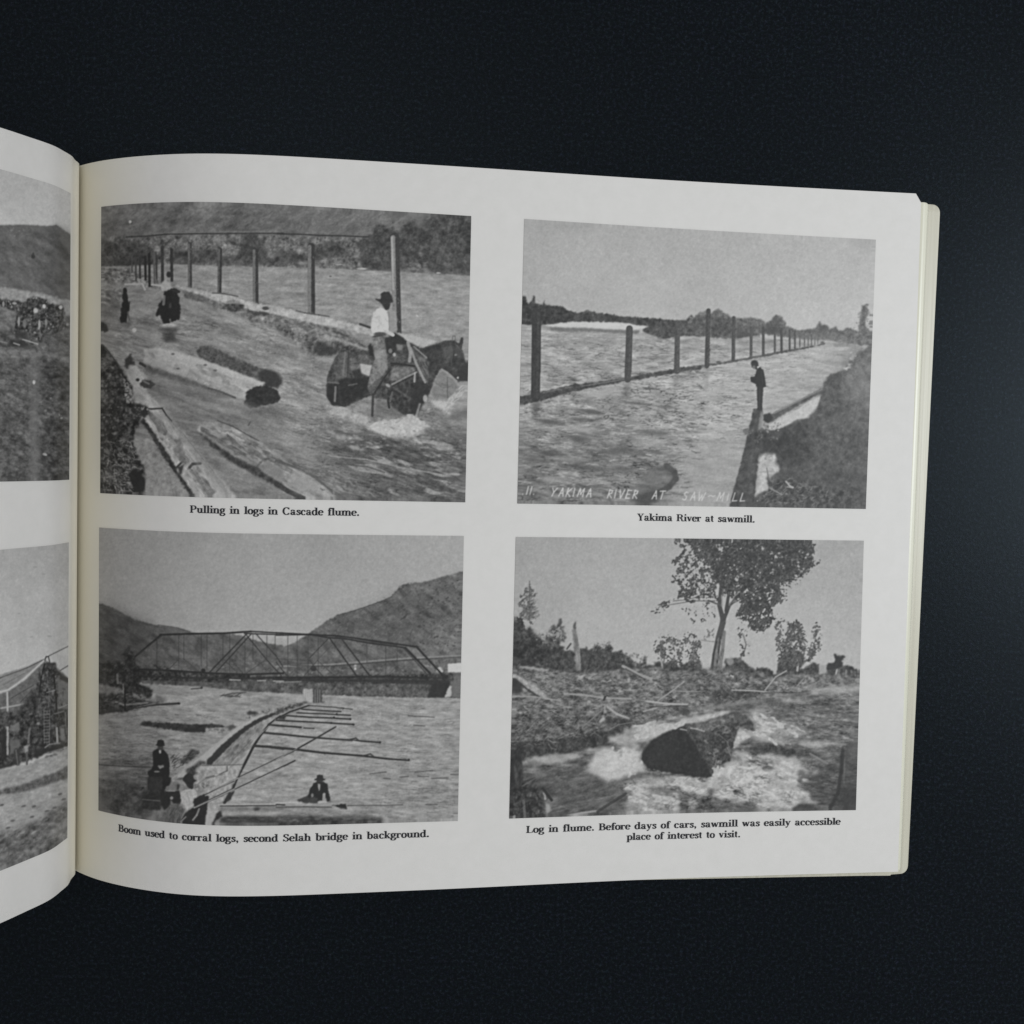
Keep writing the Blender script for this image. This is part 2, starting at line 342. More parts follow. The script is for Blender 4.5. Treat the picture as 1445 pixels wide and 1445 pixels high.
    c.poly([(0, 765), (120, 785), (240, 812), (360, 835), (460, 862), (600, 895), (690, 915), (680, 970), (560, 935), (430, 905), (300, 885), (150, 850), (0, 818)], 170, .8, .6, tex=c.fbm(2, 3)*8)
    c.poly([(840, 945), (960, 965), (1130, 1004), (1040, 1045), (960, 1020), (880, 990)], 170, .8, .4)
    c.line([(140, 790), (200, 805), (300, 820), (370, 830)], 2.2, 88, .8); c.line([(590, 885), (660, 908)], 3.4, 70)
    c.dabs([(0, 825), (140, 860), (330, 900), (550, 950), (480, 985), (300, 960), (120, 930), (0, 870)], 200, (.6, 2.2), (72, 160), 2, 15, 40, .8)
    c.poly([(370, 930), (440, 935), (525, 970), (500, 980)], 72, 1.2, .6)
    c.poly([(300, 968), (360, 960), (480, 1000), (660, 1060), (640, 1090), (480, 1050), (330, 990)], 150, 1, .7, tex=c.fbm(2, 2)*8)
    c.poly([(40, 880), (200, 930), (300, 1000), (480, 1060), (640, 1096), (240, 1110), (140, 1040), (60, 960)], 110, 2, 1.2, tex=c.fbm(2, 3)*24, a=.7)
    c.T(*D)
    c.poly([(150, 0), (260, 20), (400, 0), (640, 75), (560, 110), (430, 90), (350, 110), (250, 95)], 90, 1.5, 1, tex=c.fbm(2, 3)*16)
    c.poly([(250, 50), (330, 20), (440, 70), (420, 100), (300, 105)], 66, 1.5, 1)
    # riders far left
    c.T(*A)
    c.poly([(235, 690), (262, 690), (268, 740), (285, 790), (280, 840), (262, 900), (262, 940), (215, 940), (215, 850), (235, 780), (228, 740)], 50, .6, .6)
    c.ell(248, 690, 14, 16, 48); c.line([(285, 780), (278, 850)], 1.2, 70); c.line([(270, 860), (282, 920)], 2, 95)
    c.poly([(220, 940), (300, 945), (280, 980), (235, 965)], 105, 2, .6)
    c.poly([(545, 690), (640, 680), (660, 760), (670, 860), (655, 920), (600, 930), (560, 965), (530, 930), (515, 880), (480, 890), (500, 800), (540, 760)], 44, .7, .8)
    c.poly([(525, 640), (555, 610), (590, 640), (600, 680), (560, 700), (520, 705)], 168, .8, .6); c.ell(580, 575, 18, 24, 58)
    c.line([(520, 700), (490, 720)], 3, 150); c.line([(600, 690), (655, 705)], 4, 60); c.line([(545, 740), (540, 800)], 4, 140, .7)
    c.ell(590, 810, 10, 18, 85, .7); c.ell(590, 920, 8, 14, 100)
    c.ell(580, 960, 60, 16, 178); c.poly([(490, 980), (660, 975), (640, 1010), (540, 1000)], 85, 2, 1)
    c.poly([(540, 1000), (640, 1005), (620, 1060), (680, 1080), (540, 1085)], 74, 2.5, 1); c.twigs([(500, 980), (850, 950), (760, 1060), (520, 1060)], 40, (4, 14), (.8, 1.4), (85, 120), 3, 8, .5)
    c.ell(320, 995, 17, 17, 190); c.ell(288, 177, 10, 11, 185)
    c.poly([(70, 935), (110, 950), (125, 1000), (95, 1015), (70, 985)], 58, .8, .5)
    # logs in the water
    c.T(*Cc)
    c.poly([(785, 80), (830, 40), (900, 50), (1000, 95), (1150, 160), (1260, 210), (1380, 245), (1430, 310), (1400, 370), (1300, 340), (1150, 275), (1000, 215), (860, 160), (795, 110)], 84, .8, .7, tex=c.fbm(2, 3)*10)
    c.ell(1345, 290, 90, 62, 60, 1, 20); c.dabs([(830, 60), (1260, 215), (1200, 270), (860, 150)], 60, (.5, 1.4), (60, 112), 1.5)
    c.poly([(370, 190), (400, 120), (390, 70), (480, 55), (640, 85), (860, 155), (1080, 235), (1310, 325), (1230, 370), (1160, 440), (1090, 440), (940, 380), (760, 310), (600, 250), (470, 210)], 170, .9, .6, tex=c.fbm(3, 3, 2, 20)*6)
    c.poly([(370, 165), (480, 210), (640, 265), (780, 310), (900, 365), (1090, 440), (1020, 450), (850, 385), (700, 335), (520, 270), (400, 230)], 84, 2, .8, tex=c.fbm(2, 2)*8)
    c.line([(880, 365), (960, 385), (1080, 435)], 3, 62, .9); c.line([(365, 175), (400, 195)], 4, 66)
    c.poly([(1145, 490), (1170, 390), (1240, 345), (1330, 340), (1400, 380), (1425, 440), (1400, 470), (1300, 490), (1200, 515)], 52, .7, .8, tex=c.fbm(1.5, 2)*6)
    c.clump([(420, 90), (860, 190), (1250, 340), (1180, 420), (780, 290), (480, 190)], 138, 1.8, .35, 2, 8, .7, 2.4, 22); c.poly([(390, 170), (620, 235), (800, 295), (950, 365), (1110, 430), (1150, 400), (960, 330), (780, 260), (560, 190)], 138, 3, a=.6); c.poly([(480, 62), (640, 92), (860, 165), (1080, 245), (1300, 328), (1270, 340), (1050, 262), (820, 180), (600, 110)], 182, 1.5, a=.7)
    for x, y in ((855, 188), (930, 228), (610, 105), (650, 215), (1000, 190)): c.ell(x, y, 14, 8, 95, .8)
    c.dabs([(620, 230), (900, 330), (1000, 390), (900, 350)], 40, (.5, 1.3), (120, 190), 1.6)
    c.poly([(500, 240), (800, 340), (1140, 470), (1240, 520), (1445, 480), (1445, 560), (1100, 520), (700, 400), (420, 260)], 122, 5, tex=w2*9, a=.6)
    c.poly([(420, 260), (800, 360), (1150, 480), (1445, 560), (1445, 840), (1200, 730), (950, 610), (820, 640), (780, 690), (900, 800), (1300, 1010), (1445, 1100), (1445, 1190), (1100, 1190), (900, 960), (700, 700), (520, 500), (400, 350)], 122, 4, tex=w2*8, a=.8)
    # left bank and its slivers of log
    c.poly([(255, 220), (330, 190), (420, 280), (400, 380), (520, 500), (560, 540), (600, 610), (700, 700), (780, 820), (900, 960), (1100, 1190), (780, 1190), (620, 960), (470, 760), (390, 610), (330, 470), (290, 350)], 166, 1, .8, tex=c.fbm(3, 3, 2, 50)*9)
    c.poly([(390, 590), (440, 660), (600, 900), (690, 1050), (780, 1170), (740, 1180), (640, 1020), (540, 880), (420, 680), (360, 610)], 66, .8, .8, tex=c.fbm(2, 2)*8)
    c.poly([(300, 770), (430, 740), (560, 960), (720, 1165), (400, 1165), (380, 900)], 142, 1.5, .8, tex=c.fbm(2.5, 3)*8)
    c.line([(400, 515), (450, 520), (530, 515), (560, 565), (600, 610)], 2.2, 66); c.line([(480, 600), (560, 700), (640, 800)], 4, 135, .5)
    c.dabs([(480, 600), (640, 760), (740, 900), (640, 900), (540, 760)], 50, (.6, 1.6), (105, 150), 2, 50, 30, .7)
    c.line([(640, 960), (700, 900)], 3, 72); c.line([(730, 970), (760, 935), (820, 930)], 4, 80); c.poly([(640, 960), (700, 940), (670, 1020)], 68, 1, .6)
    c.line([(780, 1020), (830, 1060), (860, 1070)], 3, 118, .7); c.line([(740, 830), (850, 940), (1000, 1100)], 3, 140, .6)
    c.poly([(360, 330), (400, 290), (450, 310), (480, 335), (440, 365), (390, 360)], 72, .7, .6); c.line([(390, 310), (430, 330)], 2.5, 140, .7); c.ell(345, 300, 14, 12, 66)
    c.poly([(60, 10), (150, 110), (220, 220), (300, 350), (320, 480), (380, 520), (350, 640), (300, 760), (360, 900), (400, 1000), (390, 1165), (60, 1160)], 66, 1.2, 1.4, tex=c.fbm(2.5, 3)*20)
    c.poly([(110, 480), (210, 440), (240, 560), (180, 720), (80, 740)], 50, 4, 1, a=.7)
    c.dabs([(70, 80), (200, 260), (300, 440), (330, 560), (280, 760), (70, 760)], 330, (.5, 1.6), (40, 150), 1.6, 0, 90, .7)
    c.dabs([(220, 260), (300, 350), (320, 470), (260, 470)], 60, (.6, 1.5), (140, 185), 1.6)
    c.twigs([(70, 760), (300, 760), (350, 1000), (300, 1160), (70, 1160)], 160, (4, 15), (.7, 1.7), (95, 168), 40, 60, .7, .3)
    c.twigs([(70, 760), (300, 760), (330, 1000), (300, 1160), (70, 1160)], 90, (3, 9), (.8, 1.8), (40, 70), 60, 60, .7, .3)
    c.poly([(270, 1010), (330, 970), (400, 1040), (395, 1130), (330, 1150)], 46, 1, .8)
    c.line([(60, 15), (120, 80), (200, 190)], 2, 72); c.poly([(245, 150), (290, 100), (330, 180), (280, 190), (260, 240)], 70, 1, 1.2)
    c.poly([(320, 470), (400, 490), (440, 540), (400, 590), (340, 600), (300, 520)], 62, 1, 1.3); c.dabs([(320, 470), (440, 490), (420, 570), (330, 580)], 30, (.5, 1.2), (90, 165), 1.5)
    c.clump([(420, 530), (560, 560), (760, 800), (940, 1000), (1050, 1180), (840, 1180), (640, 900), (470, 700)], 108, 2.0, .3, 2, 9, .75, 2.0, 52); c.line([(560, 560), (600, 620), (700, 720), (800, 850), (920, 1000)], 1.4, 92, .55); c.twigs([(420, 540), (560, 560), (1000, 1100), (800, 1160)], 110, (5, 18), (.6, 1.2), (108, 186), 52, 8, .5, .06); c.poly([(560, 560), (640, 640), (860, 900), (1080, 1180), (1000, 1180), (800, 920), (600, 660)], 128, 3, a=.55)
    # right lower log
    c.poly([(775, 690), (820, 645), (900, 640), (960, 610), (1120, 680), (1250, 750), (1391, 860), (1563, 965), (1691, 1040), (1830, 1150), (1860, 1230), (1620, 1230), (1445, 1100), (1300, 1010), (1100, 900), (950, 800)], 146, .8, 1.0, tex=c.fbm(3, 3, 2.2, 28)*13)
    c.line([(950, 608), (1060, 650), (1200, 730), (1260, 760)], 2, 82, .85); c.line([(1180, 645), (1195, 618)], 1.6, 82)
    c.poly([(780, 685), (850, 720), (960, 800), (1100, 890), (1250, 960), (1330, 1020), (1445, 1090), (1445, 1130), (1250, 1030), (1050, 920), (900, 800)], 66, 1.3, .8, tex=c.fbm(2, 2)*8)
    c.line([(1250, 950), (1290, 905), (1350, 890), (1445, 930)], 3, 78, .8); c.line([(980, 690), (1050, 690), (1130, 740)], 3, 108, .6)
    c.dabs([(980, 680), (1130, 700), (1250, 800), (1200, 900), (1050, 800)], 70, (.6, 1.6), (95, 182), 2, 30, 40, .6)
    c.clump([(800, 650), (1130, 690), (1563, 975), (1800, 1160), (1660, 1210), (1250, 950), (950, 790)], 98, 2.0, .38, 2, 10, .8, 2.0, 30); c.clump([(1270, 960), (1340, 905), (1563, 985), (1760, 1120), (1660, 1200)], 158, 2, .5, 2, 8, .8, 1.8, 34); c.line([(1391, 905), (1563, 968), (1691, 1042), (1810, 1138)], 2, 80, .8); c.clump([(900, 640), (1120, 690), (1300, 790), (1100, 760)], 176, 2, .35, 2, 6, .8, 2.4, 28)
    c.twigs([(800, 650), (1000, 640), (1445, 870), (1445, 1060), (1200, 930)], 130, (5, 16), (.6, 1.2), (92, 184), 29, 8, .5, .06); c.poly([(790, 690), (860, 725), (1110, 880), (1330, 1010), (1445, 1080), (1445, 1040), (1250, 920), (900, 730)], 108, 2.5, a=.6)
    c.poly([(1270, 960), (1330, 910), (1445, 970), (1445, 1060)], 128, 2, .7)
    c.T(*D)
    c.line([(0, 850), (160, 905), (280, 970), (390, 1060)], 4, 92, .8); c.line([(0, 1010), (80, 1060), (190, 1112)], 7, 66, .9)
    c.poly([(90, 960), (170, 910), (290, 1000), (360, 1080), (140, 1070)], 150, 3, 1, a=.8)
    c.twigs([(200, 920), (420, 900), (700, 1100), (360, 1110)], 70, (4, 14), (.8, 2), (85, 150), 32, 14, .6)
    c.clump([(300, 500), (640, 560), (1330, 700), (1330, 1120), (700, 1110), (420, 900)], 158, 1.6, .2, 10, 8, .7, 4, 15); c.clump([(350, 560), (640, 640), (1330, 760), (1330, 1120), (700, 1110), (420, 900)], 84, 1.6, .22, 10, 8, .6, 4.5, 15); c.line([(380, 815), (640, 840), (900, 900), (1160, 945)], 1.6, 165, .6); c.line([(420, 865), (640, 890), (760, 930)], 2.2, 82, .7)
    # foam round the horse
    c.poly([(330, 490), (430, 475), (560, 490), (660, 540), (700, 600), (560, 590), (420, 540)], 166, 2.5, 1.5, tex=c.fbm(2, 3)*12, a=.85)
    c.poly([(620, 610), (720, 560), (860, 560), (960, 570), (1090, 590), (1030, 640), (920, 690), (760, 670)], 182, 2, 1.6, tex=c.fbm(2, 3)*9)
    c.poly([(320, 610), (450, 670), (580, 680), (600, 700), (440, 700)], 168, 1.5, 1, a=.8); c.poly([(490, 745), (580, 745), (640, 775), (560, 775)], 165, 1.2, .8, a=.85)
    c.dabs([(300, 460), (1250, 420), (1300, 720), (700, 760), (380, 700)], 240, (.6, 1.8), (95, 192), 2, 10, 25, .6)
    c.poly([(1080, 430), (1180, 420), (1230, 450), (1200, 500), (1120, 470)], 180, 1.5, 1.2); c.twigs([(1180, 500), (1220, 380), (1300, 330), (1320, 380)], 50, (3, 8), (.8, 1.5), (140, 195), -50, 20, .7)
    c.poly([(1240, 520), (1350, 470), (1350, 560), (1200, 560)], 92, 3, 1.5, a=.7)
    # near horse and rider
    H = (450, 400, 6.567); c.T(*H)
    h = c.fbm(1.6, 3)*9
    c.poly([(150, 690), (200, 625), (330, 610), (450, 620), (520, 560), (700, 480), (820, 540), (960, 600), (1080, 565), (1180, 530), (1230, 530), (1250, 640), (1130, 770), (1075, 880), (1035, 1000), (960, 1100), (890, 1200), (870, 1240), (770, 1210), (660, 1150), (640, 1080), (520, 1060), (480, 1040), (330, 1100), (230, 1150), (130, 1130), (80, 1060), (65, 950), (90, 820)], 74, .7, .5, tex=h)
    c.poly([(190, 640), (275, 635), (265, 860), (220, 910), (140, 880)], 94, 1.6, tex=h*.6); c.line([(245, 640), (225, 850)], 2.2, 122, .8, 1); c.line([(275, 640), (265, 850)], 1.4, 58, .7)
    c.poly([(75, 930), (180, 930), (205, 1130), (125, 1130), (72, 1050)], 50, 1); c.line([(155, 960), (148, 1090)], 3, 128, .8); c.poly([(180, 890), (460, 860), (480, 1000), (320, 1095), (210, 1140)], 50, 1.5, tex=h*.4); c.line([(90, 915), (185, 925)], 2, 112, .8); c.line([(275, 945), (350, 930)], 2.5, 100, .8)
    c.poly([(280, 690), (430, 660), (500, 720), (480, 800), (300, 800)], 96, 1.5, tex=h); c.poly([(280, 770), (390, 740), (495, 760), (470, 862), (390, 840), (320, 880)], 112, 1, tex=h*.6); c.poly([(385, 745), (492, 760), (468, 860), (390, 828)], 172, .6); c.poly([(300, 810), (380, 790), (400, 850), (440, 870), (330, 880)], 60, 1)
    c.poly([(640, 660), (830, 640), (860, 760), (680, 750)], 84, 1, tex=h); c.poly([(680, 770), (885, 780), (890, 815), (720, 900), (650, 900)], 116, 1, tex=h); c.line([(670, 740), (780, 752), (900, 768)], 2.6, 50); c.line([(680, 935), (800, 872), (905, 822)], 2.6, 142, .85); c.line([(690, 948), (810, 886), (900, 842)], 1.8, 56)
    c.poly([(640, 980), (860, 900), (1040, 900), (1010, 1040), (900, 1230), (760, 1200), (640, 1100)], 64, 1.5, tex=h); c.line([(690, 965), (800, 1035), (880, 1085)], 3, 94, .7, 1); c.line([(680, 1010), (660, 1090)], 3, 112, .7); c.ell(640, 945, 22, 14, 160, .9, 30); c.poly([(880, 920), (1030, 900), (1000, 1060), (900, 1220), (840, 1120)], 50, 2, a=.7)
    c.poly([(500, 500), (605, 490), (630, 620), (638, 790), (560, 900), (490, 1000), (450, 965), (470, 860), (520, 700), (500, 600)], 116, .8, .5, tex=c.fbm(1.3, 2)*10); c.poly([(520, 620), (620, 615), (630, 780), (560, 830), (525, 720)], 136, 1.4, tex=h*.6); c.poly([(450, 965), (560, 880), (665, 785), (640, 850), (520, 1010), (470, 1020)], 90, 1, tex=h); c.line([(660, 800), (590, 900), (520, 1010)], 2.2, 54)
    c.poly([(455, 580), (480, 555), (500, 610), (515, 690), (470, 660)], 46, .8); c.poly([(610, 500), (720, 490), (790, 530), (700, 645), (630, 650)], 54, 1); c.poly([(640, 470), (700, 455), (780, 500), (830, 555), (760, 565), (700, 540)], 50, .8); c.poly([(715, 560), (780, 570), (770, 620), (725, 620)], 128, 1); c.ell(700, 660, 14, 18, 165, .9); c.ell(662, 625, 18, 22, 132, .8); c.poly([(490, 485), (580, 455), (600, 490), (500, 500)], 66, .8)
    c.poly([(860, 590), (960, 660), (1025, 720), (1010, 920), (930, 860), (880, 720)], 92, 1.2, tex=h); c.twigs([(880, 620), (1020, 730), (1000, 900), (930, 850)], 40, (5, 12), (.7, 1.2), (58, 140), 62, 10, .7, .05); c.line([(825, 548), (850, 640), (840, 720)], 4.5, 150, .9); c.line([(850, 600), (900, 740), (985, 915)], 3.4, 146, .9); c.line([(880, 585), (1000, 690)], 1.8, 150, .8); c.line([(890, 830), (885, 910)], 2.6, 160, .9)
    c.poly([(950, 605), (1080, 562), (1180, 530), (1190, 640), (1130, 790), (1062, 890), (1010, 800), (1030, 710)], 62, .8, .5, tex=h*.6); c.line([(980, 600), (1080, 568), (1180, 538)], 1.4, 88, .6)
    c.poly([(1070, 930), (1110, 830), (1150, 815), (1260, 910), (1290, 960), (1210, 1060), (1060, 1050), (1040, 990)], 122, 1, tex=w2*6); c.line([(1190, 870), (1192, 1060)], 1.2, 88, .8); c.line([(1080, 920), (1150, 970), (1240, 950)], 1, 98, .7)
    c.poly([(1130, 600), (1180, 532), (1260, 528), (1300, 555), (1318, 498), (1334, 500), (1336, 545), (1322, 600), (1350, 690), (1382, 780), (1384, 905), (1330, 905), (1285, 912), (1220, 840), (1125, 795), (1110, 680)], 66, .6, .3, tex=h*.6)
    c.poly([(1155, 590), (1230, 575), (1245, 660), (1200, 720), (1150, 665)], 88, 1.5); c.poly([(1260, 560), (1310, 590), (1340, 690), (1300, 700), (1260, 640)], 78, 1.2); c.ell(1268, 662, 12, 10, 132, .8); c.line([(1235, 535), (1240, 487), (1262, 487), (1264, 540)], 1.2, 100); c.line([(1265, 560), (1330, 640), (1358, 725)], 1.1, 100, .8); c.line([(1215, 560), (1240, 640), (1225, 760)], 1.1, 94, .7); c.line([(1138, 795), (1190, 826), (1275, 905)], 2.4, 142, .9); c.ell(1288, 874, 9, 10, 184); c.poly([(1300, 760), (1380, 790), (1380, 900), (1300, 890)], 54, 1.5, a=.8)
    c.poly([(520, 1110), (640, 1100), (770, 1225), (640, 1250), (520, 1235)], 116, 1.5, tex=w2*7); c.line([(502, 1030), (495, 1225)], 3.4, 60, .9, .8); c.line([(640, 1085), (652, 1150)], 3, 54)
    c.clump([(470, 1320), (560, 1250), (760, 1245), (830, 1205), (900, 1250), (1000, 1290), (960, 1345), (700, 1390)], 180, 1.6, .8, 2.5, 6, .9, 1.8, -5); c.clump([(90, 1150), (260, 1150), (420, 1190), (480, 1290), (300, 1260)], 165, 1.4, .6, 2.5, 6, .85, 1.8, 12); c.line([(935, 1120), (900, 1230), (890, 1260)], 3, 160, .7, 1)
    c.clump([(1150, 1220), (1230, 1000), (1340, 980), (1360, 1010), (1220, 1160)], 172, .9, .5, 2, 8, .9, 2.2, -50); c.ell(985, 1065, 20, 34, 172, .8)
    c.T(*B)
    c.poly([(735, 760), (780, 770), (840, 800), (850, 920), (820, 950), (790, 940), (790, 800)], 146, .7, .6)
    c.poly([(680, 800), (735, 765), (780, 790), (795, 880), (790, 950), (750, 965), (730, 950), (670, 970), (665, 880)], 192, .7, .6, tex=c.fbm(2, 2)*6)
    c.line([(770, 935), (820, 960)], 5, 180); c.ell(730, 955, 45, 16, 78, .9); c.line([(790, 800), (795, 930)], 1.6, 120, .7)
    c.poly([(735, 735), (765, 785), (790, 780), (805, 740)], 52, .6, .3)
    c.poly([(693, 705), (735, 710), (735, 670), (760, 655), (795, 658), (810, 680), (818, 715), (822, 728), (780, 745), (735, 740)], 56, .6, .3); c.line([(735, 712), (812, 715)], 2, 42, .6)
    c.ell(990, 825, 12, 5, 185, .9, 35); c.ell(380, 548, 10, 4, 90)
    c.finish(4.5); return c

def scrawl(c, txt, x, y, h, w, v, slope, gap):
    """hand-lettered capitals scratched on the negative, leaning forward"""
    G = {'Y': ([(0, 0), (.35, .5)], [(.9, 0), (.35, .5), (.1, 1)]), 'A': ([(0, 1), (.55, 0), (.8, 1)], [(.2, .62), (.72, .62)]),
         'K': ([(.25, 0), (0, 1)], [(.95, 0), (.12, .55), (.75, 1)]), 'I': ([(.2, 0), (0, 1)],), 'M': ([(0, 1), (.3, 0), (.5, .7), (.95, 0), (.85, 1)],),
         'R': ([(.25, 0), (0, 1)], [(.25, .02), (.75, .12), (.65, .42), (.15, .5), (.75, 1)]), 'V': ([(.1, 0), (.35, 1), (.95, 0)],),
         'E': ([(.95, .05), (.25, 0), (0, 1), (.75, .98)], [(.15, .5), (.65, .5)]), 'T': ([(0, .04), (1, 0)], [(.55, 0), (.35, 1)]),
         'S': ([(.85, .12), (.5, 0), (.2, .2), (.3, .42), (.65, .6), (.6, .88), (.3, 1), (0, .88)],), 'W': ([(0, 0), (.15, 1), (.5, .35), (.6, 1), (1, .05)],),
         'L': ([(.25, 0), (0, 1), (.8, .95)],), '1': ([(.45, 0), (.15, 1)],), 'i': ([(.3, .15), (.15, .95)],), '.': ([(.1, .96), (.2, 1)],), '~': ([(0, .5), (.4, .38), (.7, .5), (1, .4)],),
         ':': ([(.3, .45), (.36, .5)], [(.1, .96), (.2, 1)])}
    W = {'I': .35, '1': .42, '.': .45, 'i': .55, 'M': 1.15, 'W': 1.15, ' ': .95, '~': 1.05, ':': .4}
    for ch in txt:
        k = W.get(ch, .85)
        for st in G.get(ch, ()):
            c.line([(x+p[0]*h*min(k, 1.0)*.78+(1-p[1])*h*.16, y+(p[1]-1)*h+slope*(p[0]*h)) for p in st], w, v, .95, .45)
        x += (k*h*.78+gap); y += slope*(k*h*.78+gap)

def paint_river():
    c = Print(722, 300, 1244, 726, 22)
    A = (720, 300, 5.352); B = (980, 300, 5.352); Cc = (720, 500, 5.352); D = (980, 500, 5.352); O = (0, 0, 1)
    yy = np.linspace(0, 1, c.H)[:, None]; xx = np.linspace(0, 1, c.W)[None]
    c.im[:] = 158+10*xx+np.clip(yy*3, 0, 1)*9+c.fbm(22, 2)*1.6
    c.T(*O)
    c.poly([(755, 309), (850, 316), (830, 328), (765, 326)], 150, 6, a=.6)
    c.poly([(1190, 336), (1240, 338), (1240, 356), (1215, 350)], 152, 5, a=.6)
    # far shore
    t = c.fbm(1.6, 3)*9
    c.T(*A)
    c.poly([(90, 640), (115, 620), (130, 690), (155, 680), (175, 625), (200, 690), (250, 700), (262, 660), (270, 700), (380, 705), (440, 745), (520, 755), (590, 735), (660, 760), (740, 765), (860, 785), (1030, 795),
            (1150, 805), (1230, 810), (1330, 815), (1365, 770), (1400, 790), (1445, 755), (1445, 930), (1300, 930), (1150, 960), (1020, 965), (1000, 880), (900, 840), (740, 825), (470, 825), (460, 845), (240, 850), (90, 850)], 72, .7, .7, 1.6, tex=t)
    c.poly([(90, 690), (250, 700), (400, 730), (460, 800), (440, 845), (90, 850)], 62, 2, 1, tex=t)
    c.poly([(1000, 880), (1080, 855), (1200, 850), (1445, 850), (1445, 920), (1290, 925), (1180, 900), (1130, 965), (1020, 968)], 82, 1.2, 1, tex=t)
    c.poly([(1290, 810), (1445, 830), (1445, 930), (1290, 920)], 92, 3, 1, tex=t, a=.8)
    c.dabs([(1340, 790), (1445, 760), (1445, 830), (1340, 830)], 30, (.5, 1.5), (100, 160), 1.3)
    c.T(*B)
    c.poly([(0, 790), (30, 760), (90, 735), (120, 770), (150, 740), (185, 722), (230, 760), (280, 790), (330, 800), (420, 795), (500, 800), (540, 840), (580, 810), (620, 770), (660, 790), (690, 860), (730, 865), (790, 890), (850, 880), (920, 870),
            (940, 820), (965, 850), (1000, 850), (1020, 880), (1070, 860), (1090, 890), (1180, 870), (1240, 900), (1262, 700), (1300, 690), (1310, 760), (1290, 850), (1330, 900), (1356, 905), (1356, 1000), (1230, 1000), (960, 965), (900, 970), (500, 915), (440, 960), (300, 965), (0, 930)], 96, .9, 1, 1.6, tex=t, a=.95)
    c.dabs([(1190, 900), (1262, 700), (1310, 690), (1350, 900), (1350, 990), (1230, 990)], 70, (.6, 1.8), (95, 150), 1.3)
    c.poly([(300, 800), (480, 798), (500, 920), (310, 960)], 102, 1.5, 1, tex=t, a=.6); c.poly([(310, 890), (500, 920), (480, 965), (320, 968)], 84, 1.2, .8)
    c.poly([(140, 800), (270, 790), (280, 930), (120, 940)], 80, 2, 1, tex=t, a=.7); c.poly([(550, 850), (690, 870), (640, 915), (550, 910)], 74, 1.5, .8, a=.8)
    c.poly([(920, 910), (950, 860), (1000, 850), (1000, 940)], 86, 1.2, 1, a=.8); c.dabs([(750, 890), (1200, 890), (1200, 960), (800, 950)], 50, (.5, 1.4), (85, 125), 1.6)
    # water
    c.T(*O)
    w = c.fbm(1.7, 4, 5, 2); w2 = c.fbm(3.0, 3, 3.5, 6)
    c.poly([(730, 458), (765, 459), (810, 461), (855, 464), (905, 468), (940, 480), (990, 476), (1030, 480), (1070, 473), (1075, 478), (1160, 480), (1212, 488), (1230, 500), (1240, 730), (720, 730)], 147, .8, .3, tex=w*9+w2*4)
    c.poly([(1150, 482), (1212, 488), (1190, 520), (1150, 560), (1060, 600), (1040, 640), (1030, 720), (960, 720), (1000, 600), (1000, 520), (1100, 490)], 158, 12, tex=w*6, a=.85)
    c.poly([(725, 560), (880, 545), (960, 590), (960, 720), (720, 720)], 118, 18, tex=w2*10+w*5, a=.75)
    c.poly([(722, 610), (850, 600), (930, 650), (950, 720), (720, 720)], 106, 14, tex=w2*11+w*5, a=.8)
    c.poly([(960, 640), (1050, 600), (1040, 720), (950, 720)], 150, 12, tex=w*4, a=.85)
    c.poly([(900, 545), (1030, 530), (1020, 590), (920, 620)], 138, 10, tex=w2*8, a=.5)
    c.twigs([(735, 480), (960, 490), (1000, 600), (960, 700), (725, 700)], 520, (5, 18), (.7, 1.8), (72, 112), 3, 12, .5, .15)
    c.twigs([(735, 480), (960, 490), (1020, 600), (960, 680), (725, 690)], 380, (4, 16), (.7, 1.8), (150, 180), 3, 12, .5, .15)
    c.twigs([(960, 500), (1150, 490), (1050, 580), (1040, 640), (970, 620)], 160, (3, 12), (.6, 1.4), (95, 135), 3, 10, .5, .15)
    c.twigs([(735, 470), (900, 475), (900, 500), (735, 510)], 130, (4, 12), (.6, 1.2), (110, 130), 1, 8, .5, .1)
    lo = c.mask([(722, 540), (1010, 520), (1060, 590), (960, 640), (955, 720), (722, 720)], 12)
    s1, s2, s3 = c.ripple(2.6, 4, 4), c.ripple(3.4, 3, 8, .3), c.ripple(1.5, 5, 2, .3)
    c.im += lo*(22*s2-44*s1-20*s3+10)+c.mask([(730, 470), (1000, 480), (1180, 500), (1060, 600), (722, 600)], 6)*(-24*s3+8)
    c.T(*A)
    c.poly([(240, 852), (470, 825), (560, 828), (740, 832), (900, 842), (1045, 858), (1000, 880), (760, 885), (560, 870), (350, 868)], 190, .8, .4)
    c.poly([(300, 868), (560, 872), (740, 886), (980, 890), (960, 920), (740, 905), (300, 890)], 112, 1.2, .5); c.poly([(900, 915), (1020, 930), (1020, 965), (930, 955)], 165, 1.5, .5, a=.8)
    c.dabs([(1170, 910), (1280, 925), (1240, 990), (1100, 980)], 26, (.6, 1.5), (105, 140), 3, 0, 10)
    c.T(*Cc)
    for x, y, rx, ry, v in ((620, 435, 90, 18, 84), (560, 495, 110, 16, 86), (300, 510, 120, 20, 84), (520, 640, 75, 24, 86), (880, 730, 90, 22, 84), (300, 750, 110, 24, 82), (560, 850, 160, 16, 88), (740, 740, 90, 16, 92), (1060, 590, 120, 20, 98), (1340, 655, 40, 8, 96), (1100, 740, 60, 14, 100), (850, 860, 60, 14, 92), (1180, 400, 70, 12, 100), (950, 370, 120, 10, 96), (190, 800, 100, 10, 92), (1040, 258, 50, 8, 90)):
        c.ell(x, y, rx, ry, v, .75, 6, .5)
